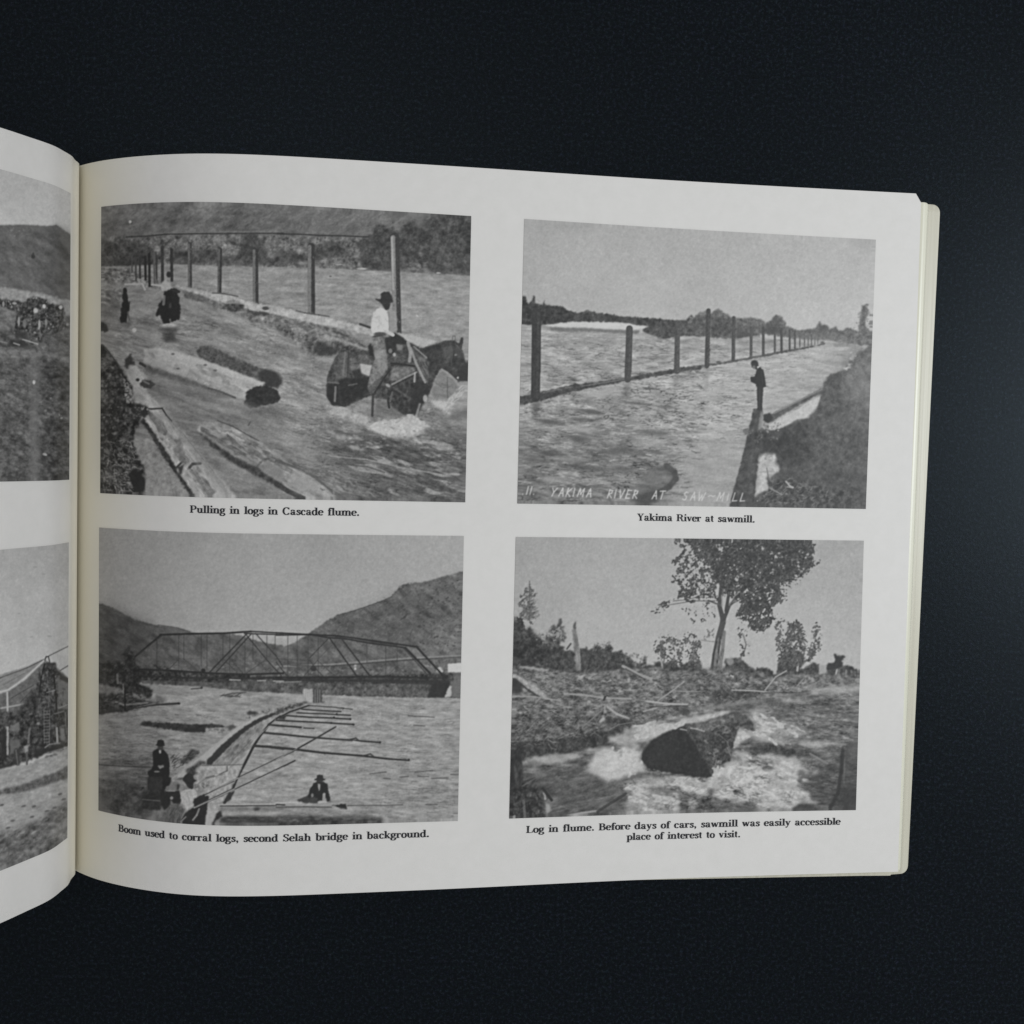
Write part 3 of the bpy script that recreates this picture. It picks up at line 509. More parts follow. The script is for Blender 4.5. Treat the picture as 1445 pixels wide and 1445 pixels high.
    for x, y, rx, ry, v in ((310, 945, 95, 28, 150), (560, 570, 80, 20, 152), (1060, 670, 110, 26, 165), (420, 790, 110, 16, 135), (640, 300, 140, 24, 160), (760, 270, 90, 30, 160)):
        c.ell(x, y, rx, ry, v, .75, 5, .5)
    c.poly([(960, 1080), (970, 940), (1080, 850), (1180, 840), (1240, 890), (1255, 940), (1210, 1010), (1100, 1100), (1040, 1135), (950, 1130)], 104, 2, 1.2, tex=w2*8)
    c.line([(1180, 840), (1240, 890), (1250, 940), (1200, 1000), (1110, 1050)], 8, 76, .85, 1.2); c.ell(1040, 1080, 110, 50, 72, .85, -20, .4); c.ell(1080, 940, 60, 30, 116, .7, 0, .5)
    # posts, their reflections, and the boom
    c.T(*Cc)
    c.poly([(165, 370), (225, 360), (210, 480), (175, 480)], 92, 2.5, .6, a=.8); c.poly([(860, 215), (920, 210), (890, 330), (850, 320)], 108, 2.5, .6, a=.8); c.poly([(1235, 150), (1280, 150), (1250, 260), (1230, 250)], 120, 2.5, .6, a=.7)
    c.poly([(80, 318), (160, 300), (240, 282), (420, 240), (560, 220), (740, 195), (860, 180), (1000, 152), (1200, 118), (1280, 98), (1445, 85), (1445, 112), (1200, 150), (1000, 186), (860, 205), (700, 235), (560, 265), (420, 295), (240, 350), (75, 388)], 74, .7, .6, tex=t)
    c.line([(250, 290), (420, 252), (600, 232), (860, 188)], 2.2, 116, .7); c.poly([(465, 240), (490, 212), (540, 240), (480, 255)], 68, .6, .5); c.ell(290, 240, 30, 22, 140, .8); c.ell(390, 255, 25, 9, 80, .8); c.ell(1210, 120, 14, 8, 80)
    c.T(*B)
    c.poly([(0, 1160), (200, 1130), (420, 1090), (520, 1070), (740, 1030), (900, 1005), (985, 985), (985, 995), (800, 1035), (520, 1090), (300, 1130), (0, 1178)], 92, .5, .4, tex=t); c.ell(180, 1128, 18, 8, 95)
    c.poly([(80, 1160), (108, 1160), (100, 1330), (84, 1330)], 125, 2, .5, a=.5)
    def post(x0, y0, x1, y1, w, v):
        c.line([(x0, y0), (x1, y1)], w, v); c.line([(x0+w*1.2, y0+3), (x1+w*1.2, y1)], w*.3, v+26, .6); f = c.t[2]
        for i in range(int(w*(y1-y0)/f/3)): c.ell(x0+c.rg.uniform(-.35, .35)*w*f, c.rg.uniform(y0, y1), .6*f, c.rg.uniform(.5, 1.6)*f, v+c.rg.uniform(-14, 22), .6)
    for x0, y0, x1, y1, wd, v in ((105, 740, 92, 1160, 6.2, 72), (296, 795, 292, 1112, 5, 76), (428, 870, 426, 1090, 4, 82), (519, 870, 519, 1075, 3.8, 74), (606, 905, 606, 1058, 3, 84), (656, 880, 657, 1052, 3.4, 72), (718, 890, 718, 1040, 2.8, 78), (758, 900, 758, 1026, 2.4, 82),
                                 (795, 915, 795, 1015, 1.7, 95), (830, 915, 830, 1015, 1.6, 95), (858, 925, 858, 1005, 1.5, 95), (883, 925, 883, 1000, 1.5, 92), (908, 940, 908, 998, 1.2, 98), (930, 950, 930, 990, 1.1, 100)):
        post(x0, y0, x1, y1, wd, v)
    c.poly([(950, 975), (975, 970), (985, 990), (955, 993)], 100, .6, .3)
    c.T(*A); post(198, 760, 195, 1200, 13, 60); post(900, 876, 890, 1200, 9.3, 74); post(1262, 873, 1258, 1200, 7.4, 78)
    c.T(*Cc); post(195, 0, 190, 325, 12.6, 60); post(893, 0, 886, 190, 9, 74); post(1258, 0, 1255, 108, 7, 78)
    # right bank, the plank and the long log
    c.T(*D)
    bk = c.fbm(3, 3)*7
    c.poly([(1356, -90), (1235, 0), (1175, 40), (1140, 100), (1080, 135), (1020, 160), (985, 200), (965, 260), (940, 350), (905, 440), (850, 485), (780, 495), (720, 525), (655, 550), (580, 575), (500, 560), (440, 600), (420, 700), (480, 760), (560, 740), (610, 745), (625, 820), (640, 880), (600, 910), (560, 960), (560, 1010), (500, 1050), (440, 1090), (430, 1200), (1330, 1200)], 86, 1.2, 1, tex=bk)
    c.poly([(1190, 0), (1400, -60), (1340, 560), (1240, 420), (1160, 330), (1120, 200), (1140, 110)], 118, 12, tex=bk, a=.9)
    c.poly([(1180, 250), (1290, 230), (1270, 330), (1200, 330)], 122, 6, 1.5, a=.6)
    c.poly([(430, 600), (620, 580), (850, 520), (900, 700), (700, 900), (640, 760), (440, 720)], 58, 8, tex=bk, a=.85)
    c.poly([(560, 1010), (650, 900), (1000, 1000), (1310, 1000), (1300, 1170), (430, 1170)], 76, 5, tex=c.fbm(1.6, 3)*13, a=.85)
    c.poly([(1210, 1060), (1310, 1000), (1310, 1190), (1190, 1190)], 98, 8, a=.6)
    c.dabs([(950, 220), (1340, 100), (1320, 900), (700, 900)], 160, (.5, 1.6), (62, 128), 1.5, 0, 90, .35)
    c.twigs([(540, 960), (760, 940), (900, 1000), (1100, 1100), (900, 1160), (480, 1130)], 120, (2, 8), (.6, 1.3), (100, 150), -20, 60, .6)
    c.line([(690, 960), (720, 995), (745, 1005)], 2, 165); c.line([(570, 1010), (660, 1060)], 1.8, 145, .8); c.line([(700, 1000), (740, 1010)], 1.5, 150); c.ell(1150, 650, 20, 16, 105, .7)
    c.dabs([(1140, 60), (1200, -60), (1240, -20), (1170, 110)], 26, (.6, 1.6), (130, 175), 1.4); c.poly([(1120, 105), (1170, 90), (1150, 125)], 178, .7, .4)
    c.poly([(960, 255), (970, 290), (860, 345), (760, 400), (650, 470), (590, 510), (530, 515), (520, 460), (600, 440), (700, 395), (820, 330)], 90, .8, .5, tex=bk); c.line([(600, 445), (820, 335), (960, 265)], 2.5, 122, .8)
    c.poly([(950, 315), (930, 390), (890, 430), (840, 480), (770, 490), (720, 525), (650, 555), (580, 575), (540, 560), (590, 515), (650, 485), (760, 425), (860, 360)], 178, .8, .5, tex=c.fbm(2, 2)*5)
    c.dabs([(500, 530), (660, 510), (640, 575), (520, 590)], 30, (.6, 1.7), (60, 190), 1.4)
    c.poly([(500, 770), (530, 750), (575, 760), (612, 748), (620, 790), (606, 812), (634, 850), (638, 880), (600, 892), (585, 920), (550, 900), (540, 935), (556, 962), (545, 1000), (552, 1030), (490, 1045), (450, 1065), (455, 1000), (480, 850)], 172, 1.2, 1.3, tex=c.fbm(2, 2)*7)
    c.poly([(545, 920), (570, 940), (590, 1000), (555, 990)], 72, 1, .8); c.line([(545, 860), (560, 940), (580, 960)], 1.5, 110); c.dabs([(500, 755), (620, 745), (620, 790), (500, 800)], 18, (.4, 1.2), (95, 150)); c.line([(490, 890), (600, 885)], 1.2, 140, .7)
    c.poly([(445, 410), (510, 400), (515, 440), (480, 560), (485, 700), (470, 900), (440, 1190), (255, 1190), (300, 1000), (380, 700), (410, 560)], 70, .7, .5, tex=bk)
    c.poly([(500, 430), (518, 440), (500, 560), (480, 550)], 125, 1, .5); c.poly([(400, 700), (470, 720), (455, 1000), (420, 1190), (330, 1190)], 84, 4, tex=bk, a=.8)
    c.poly([(520, 455), (560, 440), (590, 480), (560, 520), (520, 500)], 56, .8, .6); c.dabs([(370, 560), (460, 570), (440, 600), (370, 610)], 24, (.5, 1.5), (55, 120), 1.6); c.dabs([(440, 580), (560, 570), (640, 640), (460, 680)], 26, (.5, 1.2), (50, 150))
    # the man on the boom
    c.ell(452, 68, 27, 24, 50); c.poly([(430, 70), (475, 60), (485, 95), (470, 118), (448, 105), (432, 100)], 62, .5, .2); c.ell(448, 98, 12, 14, 118, .8); c.poly([(472, 92), (488, 90), (490, 100), (474, 112)], 190, .4, .1)
    c.poly([(472, 112), (495, 95), (520, 120), (532, 180), (540, 245), (510, 255), (465, 245), (462, 225), (425, 205), (424, 172), (455, 168)], 50, .5, .2)
    c.poly([(424, 172), (462, 170), (465, 212), (425, 205)], 44, .5, .1); c.poly([(470, 245), (520, 250), (514, 320), (510, 420), (474, 420), (472, 320)], 56, .5, .2); c.line([(492, 265), (490, 410)], 1.2, 72, .8); c.line([(505, 130), (515, 220)], 1.6, 72, .6)
    c.T(*O)
    scrawl(c, '.11.', 737, 697.5, 11, 1.35, 196, .015, 1.4)
    scrawl(c, 'YAKIMA', 778, 700, 11.5, 1.35, 196, .02, 2.6)
    scrawl(c, 'RIVER', 857, 702.5, 11.5, 1.35, 196, .02, 2.4)
    scrawl(c, 'AT', 920, 704, 11.5, 1.35, 196, .02, 2.2)
    scrawl(c, 'SAW~MiLL', 963, 705.5, 11.5, 1.3, 192, .02, 3.35); scrawl(c, '.', 1068, 707, 11, 1.3, 175, .02, 2)
    c.finish(3.6); return c

def paint_boom():
    c = Print(132, 738, 662, 1174, 33)
    A = (130, 735, 5.352); B = (390, 735, 5.1607); Cc = (130, 950, 5.352); D = (390, 950, 5.1607); O = (0, 0, 1)
    xx = np.linspace(0, 1, c.W)[None]; yy = np.linspace(0, 1, c.H)[:, None]
    c.im[:] = 144+14*xx+22*np.clip(yy*2.2, 0, 1)*(1-.4*xx)+c.fbm(22, 2)*1.5
    hl = c.fbm(3, 4, 2, 30)*9
    # hills
    c.T(*A)
    c.poly([(50, 622), (120, 640), (180, 665), (260, 715), (350, 755), (480, 785), (560, 797), (640, 805), (760, 842), (800, 850), (1000, 850), (1130, 865), (1230, 900), (1330, 925), (1445, 945), (1445, 1220), (50, 1220)], 96, .7, .5, tex=hl*.8)
    c.poly([(50, 640), (180, 680), (300, 740), (430, 790), (500, 850), (330, 1010), (280, 1150), (50, 1160)], 76, 10, tex=hl*.6, a=.85)
    c.poly([(560, 800), (640, 808), (760, 842), (700, 850), (560, 840)], 104, 1.5)
    c.line([(500, 785), (640, 806), (740, 838)], 1.5, 80, .6)
    c.poly([(560, 950), (800, 930), (860, 1110), (600, 1110)], 108, 10, tex=hl, a=.8)
    c.poly([(1060, 1000), (1300, 960), (1445, 960), (1445, 1120), (1200, 1130)], 100, 6, tex=hl, a=.7)
    c.T(*B)
    c.poly([(0, 905), (55, 915), (110, 895), (200, 845), (300, 775), (380, 720), (440, 685), (520, 665), (600, 640), (690, 612), (760, 585), (830, 555), (880, 500), (895, 475), (925, 462), (960, 465), (1005, 448), (1110, 437), (1220, 402), (1362, 365), (1350, 1000), (1345, 1220), (-10, 1220)], 99, .7, .6, tex=hl)
    c.poly([(400, 770), (700, 640), (1000, 500), (1100, 600), (1000, 900), (500, 860)], 90, 12, tex=hl*.7, a=.7)
    c.poly([(1050, 930), (1200, 800), (1350, 640), (1355, 900), (1200, 980)], 118, 9, tex=hl, a=.75)
    c.poly([(1150, 480), (1360, 380), (1358, 470), (1200, 560)], 110, 8, tex=hl, a=.7)
    c.twigs([(500, 680), (1000, 470), (1350, 380), (1350, 980), (600, 900), (300, 830)], 520, (1.5, 6), (.6, 1.1), (68, 132), 140, 18, .5)
    c.dabs([(1000, 470), (1350, 390), (1350, 950), (1050, 900)], 160, (.4, 1.1), (52, 85), 1.6, 0, 40, .8)
    c.dabs([(300, 800), (880, 520), (1000, 900), (400, 1000)], 160, (.4, 1.0), (62, 90), 1.4, 0, 60, .6)
    c.line([(910, 715), (935, 700), (950, 680)], 2.2, 70, .8); c.line([(440, 688), (540, 662), (640, 630), (760, 588), (840, 550)], 1.2, 72, .7); c.dabs([(380, 720), (520, 665), (560, 670), (420, 720)], 24, (.5, 1.2), (62, 90)); c.dabs([(840, 545), (930, 458), (1010, 450), (900, 500)], 22, (.6, 1.3), (58, 84))
    # road, station, scrub under the bridge
    c.line([(0, 1060), (400, 1045), (700, 1020), (960, 1000), (1345, 980)], 2.2, 140, .8); c.line([(100, 1052), (400, 1058), (700, 1034), (1000, 1010), (1345, 992)], 1.6, 66, .8)
    c.poly([(1090, 1010), (1350, 990), (1345, 1220), (1130, 1220)], 104, 2, 1, tex=c.fbm(1.6, 3)*9)
    c.poly([(1248, 1040), (1345, 1035), (1344, 1102), (1248, 1102)], 190, .6, .2); c.poly([(1165, 1075), (1200, 1065), (1215, 1090), (1210, 1105), (1170, 1098)], 178, .7, .6)
    c.poly([(568, 1048), (582, 1048), (582, 1085), (568, 1085)], 185, .5); c.dabs([(1060, 1040), (1110, 1050), (1110, 1065), (1060, 1060)], 10, (.5, 1.2), (130, 170))
    c.dabs([(0, 1070), (1100, 1050), (1200, 1150), (0, 1160)], 420, (.5, 1.5), (58, 150), 1.5, 0, 60, .6); c.ell(270, 1075, 22, 20, 58)
    c.T(*A); c.dabs([(600, 1080), (860, 1080), (1445, 1060), (1445, 1180), (600, 1150)], 200, (.4, 1.3), (66, 152), 1.5, 0, 60, .6)
    c.T(*O); c.poly([(190, 944), (400, 955), (640, 950), (640, 963), (400, 968), (190, 960)], 66, 1.2, .6, tex=c.fbm(1.3, 2)*14)
    c.T(*Cc); c.poly([(380, 60), (700, 60), (1000, 70), (1445, 50), (1445, 150), (1170, 142), (700, 95), (380, 80)], 88, 1, .8, tex=c.fbm(2, 3)*9)
    c.T(*D); c.poly([(0, 60), (300, 70), (700, 80), (1150, 70), (1345, 90), (1340, 184), (1000, 180), (600, 170), (330, 160), (0, 148)], 88, .8, .7, tex=c.fbm(2, 3)*12)
    c.dabs([(340, 80), (1140, 80), (1140, 165), (340, 155)], 200, (.5, 1.6), (60, 125), 1.3, 0, 90, .6)
    c.poly([(1145, 50), (1270, 55), (1265, 90), (1225, 178), (1100, 175)], 54, 1, .6); c.poly([(1260, 90), (1278, 95), (1280, 165), (1225, 178)], 172, .7, .4); c.poly([(1270, 50), (1345, 50), (1340, 180), (1280, 175)], 106, 1, .6)
    # river
    c.T(*O)
    w = c.fbm(1.5, 4, 4, 2)
    c.poly([(130, 966), (200, 966), (290, 969), (345, 976), (400, 978.5), (455, 981), (530, 984), (650, 986), (650, 1180), (130, 1180)], 146, .8, .3, tex=w*8)
    c.poly([(139, 1060), (220, 1060), (250, 1110), (230, 1165), (139, 1160)], 96, 14, tex=w*10, a=.9); c.poly([(139, 985), (230, 990), (260, 1060), (139, 1070)], 128, 12, tex=w*8, a=.75)
    c.poly([(560, 1080), (655, 1060), (650, 1160), (480, 1165)], 138, 10, tex=w*9, a=.7); c.poly([(320, 1150), (540, 1150), (540, 1162), (320, 1166)], 84, 2.5, tex=w*10, a=.9)
    r1, r2 = c.ripple(1.5, 5, 3, .28), c.ripple(2.2, 4, 4, .25)
    c.im += c.mask([(420, 990), (650, 990), (650, 1165), (300, 1165), (360, 1060)], 4)*(-16*r1-8*r2+5)+c.mask([(139, 985), (330, 980), (240, 1160), (139, 1160)], 4)*(-14*r1-20*r2+6)
    c.twigs([(430, 990), (648, 990), (645, 1155), (480, 1130)], 200, (3, 14), (.5, 1.1), (88, 118), 3, 6, .6, .08)
    c.twigs([(150, 1020), (300, 1000), (250, 1060), (180, 1110)], 90, (3, 12), (.5, 1.1), (84, 112), 6, 10, .6, .1)
    c.T(*D)
    for p in ([(680, 732), (800, 718)], [(1010, 718), (1140, 708)], [(1030, 750), (1110, 752)], [(1130, 765), (1250, 762)], [(900, 755), (960, 752)], [(1090, 955), (1170, 955)], [(780, 765), (830, 768)], [(1000, 378), (1080, 384)], [(960, 310), (1150, 320)], [(520, 962), (760, 962), (920, 958)], [(1270, 737), (1330, 735)]):
        c.line(p, 1.7, 82, .75)
    # bridge
    bl = 48
    c.T(*A)
    c.line([(325, 1025), (520, 862)], 2.4, bl); c.line([(515, 860), (760, 852), (1000, 848), (1200, 835)], 2.6, bl); c.line([(1150, 850), (1300, 855), (1445, 860)], 1.6, bl); c.line([(1200, 834), (1445, 848)], 1.8, bl)
    c.line([(340, 1012), (540, 858)], 1.2, 62)
    for x, y0, y1 in ((490, 885, 1130), (655, 865, 1120), (693, 860, 1050), (825, 858, 1100), (868, 858, 1120), (988, 855, 1070), (1040, 855, 1140), (1155, 890, 1170), (1215, 850, 1060), (1320, 865, 1040), (1383, 865, 960)): c.line([(x, y0), (x, y1)], .9, 64, .8)
    c.line([(1170, 850), (880, 1150)], 1.6, 52); c.line([(1205, 850), (940, 1140)], 1.5, 55); c.line([(1165, 860), (1320, 1050), (1430, 1170)], 1.5, 56); c.line([(1235, 850), (1390, 1020), (1440, 1100)], 1.4, 58)
    c.line([(660, 1040), (570, 1130)], 1, 70, .8); c.line([(690, 1040), (810, 1140)], 1, 72, .8); c.line([(990, 1040), (1110, 1160)], 1, 64, .8); c.line([(1040, 1040), (1140, 1150)], 1, 64, .8); c.line([(1310, 1050), (1150, 1160)], 1, 68, .7); c.line([(640, 1042), (900, 1040)], .8, 84, .6); c.line([(1310, 1042), (1445, 1040)], .8, 80, .6); c.line([(1220, 960), (1170, 1040)], .8, 78, .6)
    c.line([(330, 1120), (600, 1130), (900, 1150), (1150, 1160), (1445, 1150)], 2.6, 50); c.line([(330, 1170), (700, 1185), (1100, 1192), (1445, 1180)], 2.6, 56); c.dabs([(470, 1090), (580, 1100), (580, 1130), (470, 1130)], 20, (.7, 1.6), (42, 62)); c.ell(840, 1130, 16, 14, 46)
    c.T(*B)
    c.line([(0, 815), (200, 825), (460, 838), (700, 872), (1000, 914), (1030, 918)], 2.2, bl); c.line([(0, 832), (250, 828), (380, 850), (500, 858), (680, 890), (880, 915), (940, 925)], 2.0, 50); c.line([(380, 850), (520, 845), (700, 880), (880, 905)], 1.2, 60)
    c.line([(940, 925), (1120, 1110)], 3, bl); c.line([(1020, 916), (1200, 1110), (1225, 1150)], 2.8, 50); c.line([(930, 930), (1100, 1120)], 1.2, 60)
    c.line([(385, 850), (590, 1135)], 2, 52); c.line([(480, 865), (690, 1140)], 1.8, 54); c.line([(380, 855), (240, 1000)], 1.2, 62); c.line([(300, 1010), (440, 870)], .9, 74, .7)
    for x, y0, y1 in ((84, 835, 1140), (152, 838, 1130), (232, 840, 1140), (305, 840, 1150), (660, 890, 1030), (797, 905, 1150), (880, 915, 1060)): c.line([(x, y0), (x, y1)], .9, 64, .75)
    c.line([(240, 1010), (290, 1080), (350, 1140)], 1.1, 60); c.line([(300, 1015), (380, 1090), (440, 1140)], 1, 62, .8); c.line([(300, 1015), (200, 1130)], 1, 62, .8); c.line([(0, 1030), (80, 1130)], 1.2, 60); c.line([(0, 1005), (240, 1015)], 1, 70, .7); c.line([(880, 1060), (940, 1120)], 1, 68, .7); c.line([(880, 1060), (800, 1130)], .9, 72, .6); c.line([(740, 1130), (800, 1040)], .9, 72, .6)
    c.line([(0, 1142), (400, 1140), (800, 1135), (1230, 1150)], 3, 48); c.dabs([(520, 1130), (900, 1130), (900, 1150), (520, 1150)], 24, (.8, 1.8), (40, 60)); c.dabs([(0, 1145), (1250, 1145), (1250, 1161), (0, 1161)], 90, (.8, 2), (48, 90), 2, 0, 20, .7)
    c.T(*D); c.line([(0, 50), (400, 52), (800, 55), (1240, 62)], 3.4, 56, .9); c.line([(0, 66), (180, 60)], 2, 150, .6); c.line([(700, 58), (1150, 70)], 5, 58, .7)
    c.T(*Cc); c.line([(1040, 48), (1120, 52)], 1.6, 178, .8); c.line([(1250, 55), (1310, 55)], 1.6, 180, .8); c.line([(1370, 58), (1445, 60)], 1.6, 170, .8)
    # far-left bank, dark tree, snags
    bt = c.fbm(1.8, 3)*12
    c.T(*A)
    c.poly([(50, 1080), (140, 1050), (230, 1060), (250, 960), (280, 950), (320, 1010), (335, 1090), (365, 1130), (360, 1220), (50, 1220)], 58, 1.2, 1.4, tex=bt)
    c.T(*Cc)
    c.poly([(50, 0), (370, 0), (360, 80), (460, 130), (455, 170), (400, 190), (330, 170), (240, 160), (50, 85)], 62, 1.2, 1.2, tex=bt)
    c.poly([(50, 85), (220, 110), (240, 150), (60, 155)], 118, 1.2, .8, tex=bt*.5); c.poly([(290, 140), (440, 180), (470, 205), (330, 190)], 125, 1, .7)
    c.poly([(55, 150), (240, 155), (420, 210), (560, 215), (460, 235), (360, 265), (250, 290), (60, 310)], 66, 1.2, 1, tex=bt)
    c.line([(60, 300), (250, 270), (370, 250), (480, 238), (650, 228)], 3, 66); c.ell(655, 228, 12, 9, 52); c.line([(180, 215), (240, 240), (420, 222)], 2.5, 135, .8); c.line([(340, 255), (480, 228)], 1.5, 135, .7)
    c.twigs([(60, 180), (300, 160), (540, 215), (260, 290), (70, 290)], 60, (3, 10), (.7, 1.4), (45, 130), -8, 30, .7)
    c.line([(190, 10), (195, 75)], 3, 122, .8); c.line([(235, 85), (238, 150)], 2, 140, .7); c.line([(248, 130), (250, 280)], 2, 44)
    c.dabs([(310, 130), (450, 120), (455, 180), (380, 195)], 30, (.8, 2), (46, 80))
    c.poly([(480, 160), (560, 190), (540, 225), (470, 190)], 112, 1.5, 1)
    c.line([(750, 118), (830, 112)], 2, 88); c.ell(828, 108, 9, 9, 70); c.twigs([(950, 170), (1130, 150), (1100, 190), (980, 185)], 26, (3, 9), (.7, 1.3), (62, 100), -12, 14); c.line([(980, 168), (1060, 150), (1160, 145)], 1.6, 84)
    c.poly([(365, 385), (385, 362), (520, 370), (800, 385), (960, 385), (1005, 398), (990, 410), (860, 412), (858, 440), (700, 440), (530, 415), (400, 400)], 60, .8, .6, tex=bt*.6); c.poly([(700, 412), (850, 412), (855, 445), (700, 440)], 54, .9, .6); c.poly([(1000, 410), (1060, 385), (1090, 405), (1030, 430)], 84, 1, 1); c.dabs([(860, 425), (1040, 410), (960, 470)], 40, (.5, 1.4), (85, 180), 2, 10, 30)
    c.line([(50, 690), (200, 700), (440, 710)], 1.6, 66, .8)
    # boom: walkway and inner wall
    c.poly([(600, 800), (740, 690), (860, 590), (990, 490), (1100, 400), (1230, 330), (1350, 285), (1445, 270), (1445, 310), (1340, 395), (1290, 440), (1230, 540), (1160, 670), (1080, 820), (1000, 980), (900, 1150), (620, 1140), (700, 1000)], 146, .9, .6, tex=c.fbm(1.6, 3, 2, -50)*9)
    c.poly([(640, 770), (760, 670), (880, 580), (1010, 470), (1110, 395), (1240, 325), (1380, 282), (1370, 300), (1230, 360), (1130, 430), (1010, 530), (870, 660), (720, 770), (650, 800)], 165, .7, .4)
    c.poly([(860, 690), (870, 655), (960, 560), (1060, 470), (1160, 395), (1280, 330), (1400, 290), (1410, 305), (1300, 350), (1190, 415), (1090, 500), (990, 600), (900, 695)], 58, .7, .5)
    c.poly([(900, 695), (1000, 600), (1090, 505), (1190, 420), (1260, 385), (1320, 385), (1180, 560), (1090, 690)], 126, 1, .5, tex=c.fbm(1.5, 3, 2, -50)*12)
    c.line([(1320, 390), (1240, 520), (1150, 640), (1080, 690)], 2.2, 160, .8); c.line([(1200, 500), (1080, 640), (1040, 690)], 1.4, 95, .7); c.line([(1090, 640), (1050, 690)], 3, 158, .7)
    c.line([(1420, 325), (1340, 385), (1270, 470), (1215, 560), (1160, 670), (1100, 780), (1060, 880), (1000, 980)], 3.4, 52); c.poly([(1110, 720), (1140, 715), (1075, 850), (1045, 870)], 52, .8, .4); c.line([(1410, 335), (1290, 440), (1200, 540)], 1.5, 165, .7)
    c.poly([(1040, 890), (1080, 885), (1050, 950), (1000, 985), (985, 975)], 60, .7, .4)
    c.poly([(830, 695), (1140, 690), (1090, 800), (1040, 880), (920, 1060), (860, 1060), (870, 900), (780, 830), (760, 770)], 156, .9, .5, tex=c.fbm(1.6, 3)*9)
    c.line([(830, 697), (950, 694), (1140, 690)], 1.2, 88, .8); c.line([(960, 765), (1020, 735), (1020, 705)], 2, 92, .8); c.line([(860, 790), (920, 775)], 2.5, 98, .8); c.line([(780, 850), (850, 800), (1000, 760)], 1.5, 118, .7); c.dabs([(770, 840), (900, 820), (900, 880), (790, 870)], 26, (.5, 1.4), (80, 130), 1.8)
    c.poly([(690, 650), (740, 580), (800, 580), (805, 600), (720, 680), (650, 690)], 76, 1.2, 1, tex=bt); c.poly([(700, 740), (820, 660), (870, 665), (780, 720), (800, 760), (760, 780)], 72, 1.2, 1, tex=bt)
    c.line([(600, 800), (700, 720), (760, 670)], 2.5, 156, .8); c.poly([(1165, 290), (1200, 285), (1260, 295), (1240, 315), (1180, 312)], 66, 1, .8); c.dabs([(1120, 350), (1200, 320), (1280, 290), (1380, 265), (1445, 255), (1380, 290)], 46, (.6, 1.7), (52, 150), 1.6)
    c.twigs([(590, 640), (700, 620), (780, 560), (800, 620), (620, 740)], 46, (3, 9), (.7, 1.5), (58, 110), -30, 25)
    c.T(*D)
    c.poly([(-10, 330), (60, 300), (150, 255), (240, 225), (230, 240), (150, 275), (60, 325), (-10, 345)], 130, .7, .4); c.line([(0, 330), (100, 280), (235, 235)], 2.2, 56); c.poly([(0, 270), (80, 235), (225, 205), (225, 222), (100, 260), (0, 305)], 84, 1, .8, tex=bt); c.dabs([(0, 260), (80, 230), (225, 205), (225, 225), (0, 310)], 50, (.5, 1.4), (46, 170), 1.8, -20, 30)
    c.poly([(20, 318), (70, 305), (60, 340), (20, 335)], 56, .8, .6)
    c.poly([(197, 112), (270, 115), (268, 210), (225, 205), (195, 150)], 168, .8, .4); c.poly([(268, 118), (334, 122), (332, 215), (268, 215)], 76, .7, .4); [c.line([(x, 122), (x, 212)], 1.2, 140, .8) for x in (282, 300, 316)]; [c.line([(x, 120), (x, 190)], .7, 130, .7) for x in (215, 230, 245, 258)]
    c.poly([(330, 205), (356, 205), (350, 214), (330, 214)], 90, .6)
    for p, wd in (([(240, 235), (400, 245), (555, 262)], 1.2), ([(185, 262), (330, 272), (470, 278)], 1.8), ([(150, 288), (350, 296), (540, 306)], 1.9), ([(75, 308), (250, 320), (400, 325), (540, 334)], 2.2), ([(0, 342), (200, 352), (400, 362), (565, 373)], 2.2), ([(0, 380), (180, 393)], 2.6), ([(200, 398), (275, 402)], 1.4)): c.line(p, wd, 58)
    c.line([(0, 440), (130, 455), (300, 470), (520, 485), (755, 504)], 3.2, 60, w2=2.2); c.line([(-10, 540), (120, 552), (350, 580), (620, 600), (800, 622), (965, 634)], 3.6, 56, w2=2.4); c.line([(0, 450), (130, 465), (300, 480)], 1, 170, .6)
    c.line([(540, 480), (580, 472), (600, 490)], 2, 66); c.line([(560, 495), (605, 504)], 2, 175, .8); c.line([(640, 598), (685, 588), (710, 606)], 2, 66); [c.ell(x, y, 8, 8, 44) for x, y in ((755, 503), (965, 630), (560, 373), (538, 333), (440, 298), (420, 322), (400, 362))]; c.line([(475, 250), (490, 252), (485, 262)], 1.2, 66)
    c.T(*Cc)
    c.line([(1445, 398), (1330, 388)], 2.6, 60); c.line([(1300, 448), (1370, 456), (1445, 462)], 3.2, 66); c.line([(1225, 548), (1350, 556), (1445, 570)], 3.6, 60)
    # pike poles
    c.line([(1445, 622), (1100, 790), (860, 918)], 1.8, 62); c.line([(1100, 790), (860, 915)], 1.2, 162, .8); c.line([(1445, 702), (1050, 890), (770, 1018)], 1.8, 60); c.line([(1020, 900), (770, 1013)], 1.6, 165, .85)
    c.T(*D); c.line([(432, 390), (280, 478), (120, 568), (-10, 632)], 2.2, 62); c.line([(150, 548), (0, 628)], 1.1, 165, .7); c.line([(135, 636), (0, 703)], 2.2, 62)
    # raft logs in front
    c.T(*Cc)
    c.line([(955, 994), (1150, 992), (1445, 988)], 2.4, 168); c.line([(970, 1002), (1200, 1000), (1445, 998)], 1.6, 52); c.poly([(960, 1010), (1445, 1005), (1445, 1040), (960, 1050)], 122, 2, tex=w*8); c.poly([(1215, 1015), (1265, 1012), (1255, 1040), (1225, 1040)], 62, 1.5, .8)
    c.poly([(960, 1055), (1445, 1045), (1445, 1080), (960, 1075)], 158, 2, tex=w*5); c.poly([(980, 1085), (1200, 1078), (1445, 1082), (1445, 1140), (950, 1130)], 74, 2, tex=w*9); c.poly([(940, 1135), (1445, 1142), (1445, 1165), (920, 1165)], 134, 2)
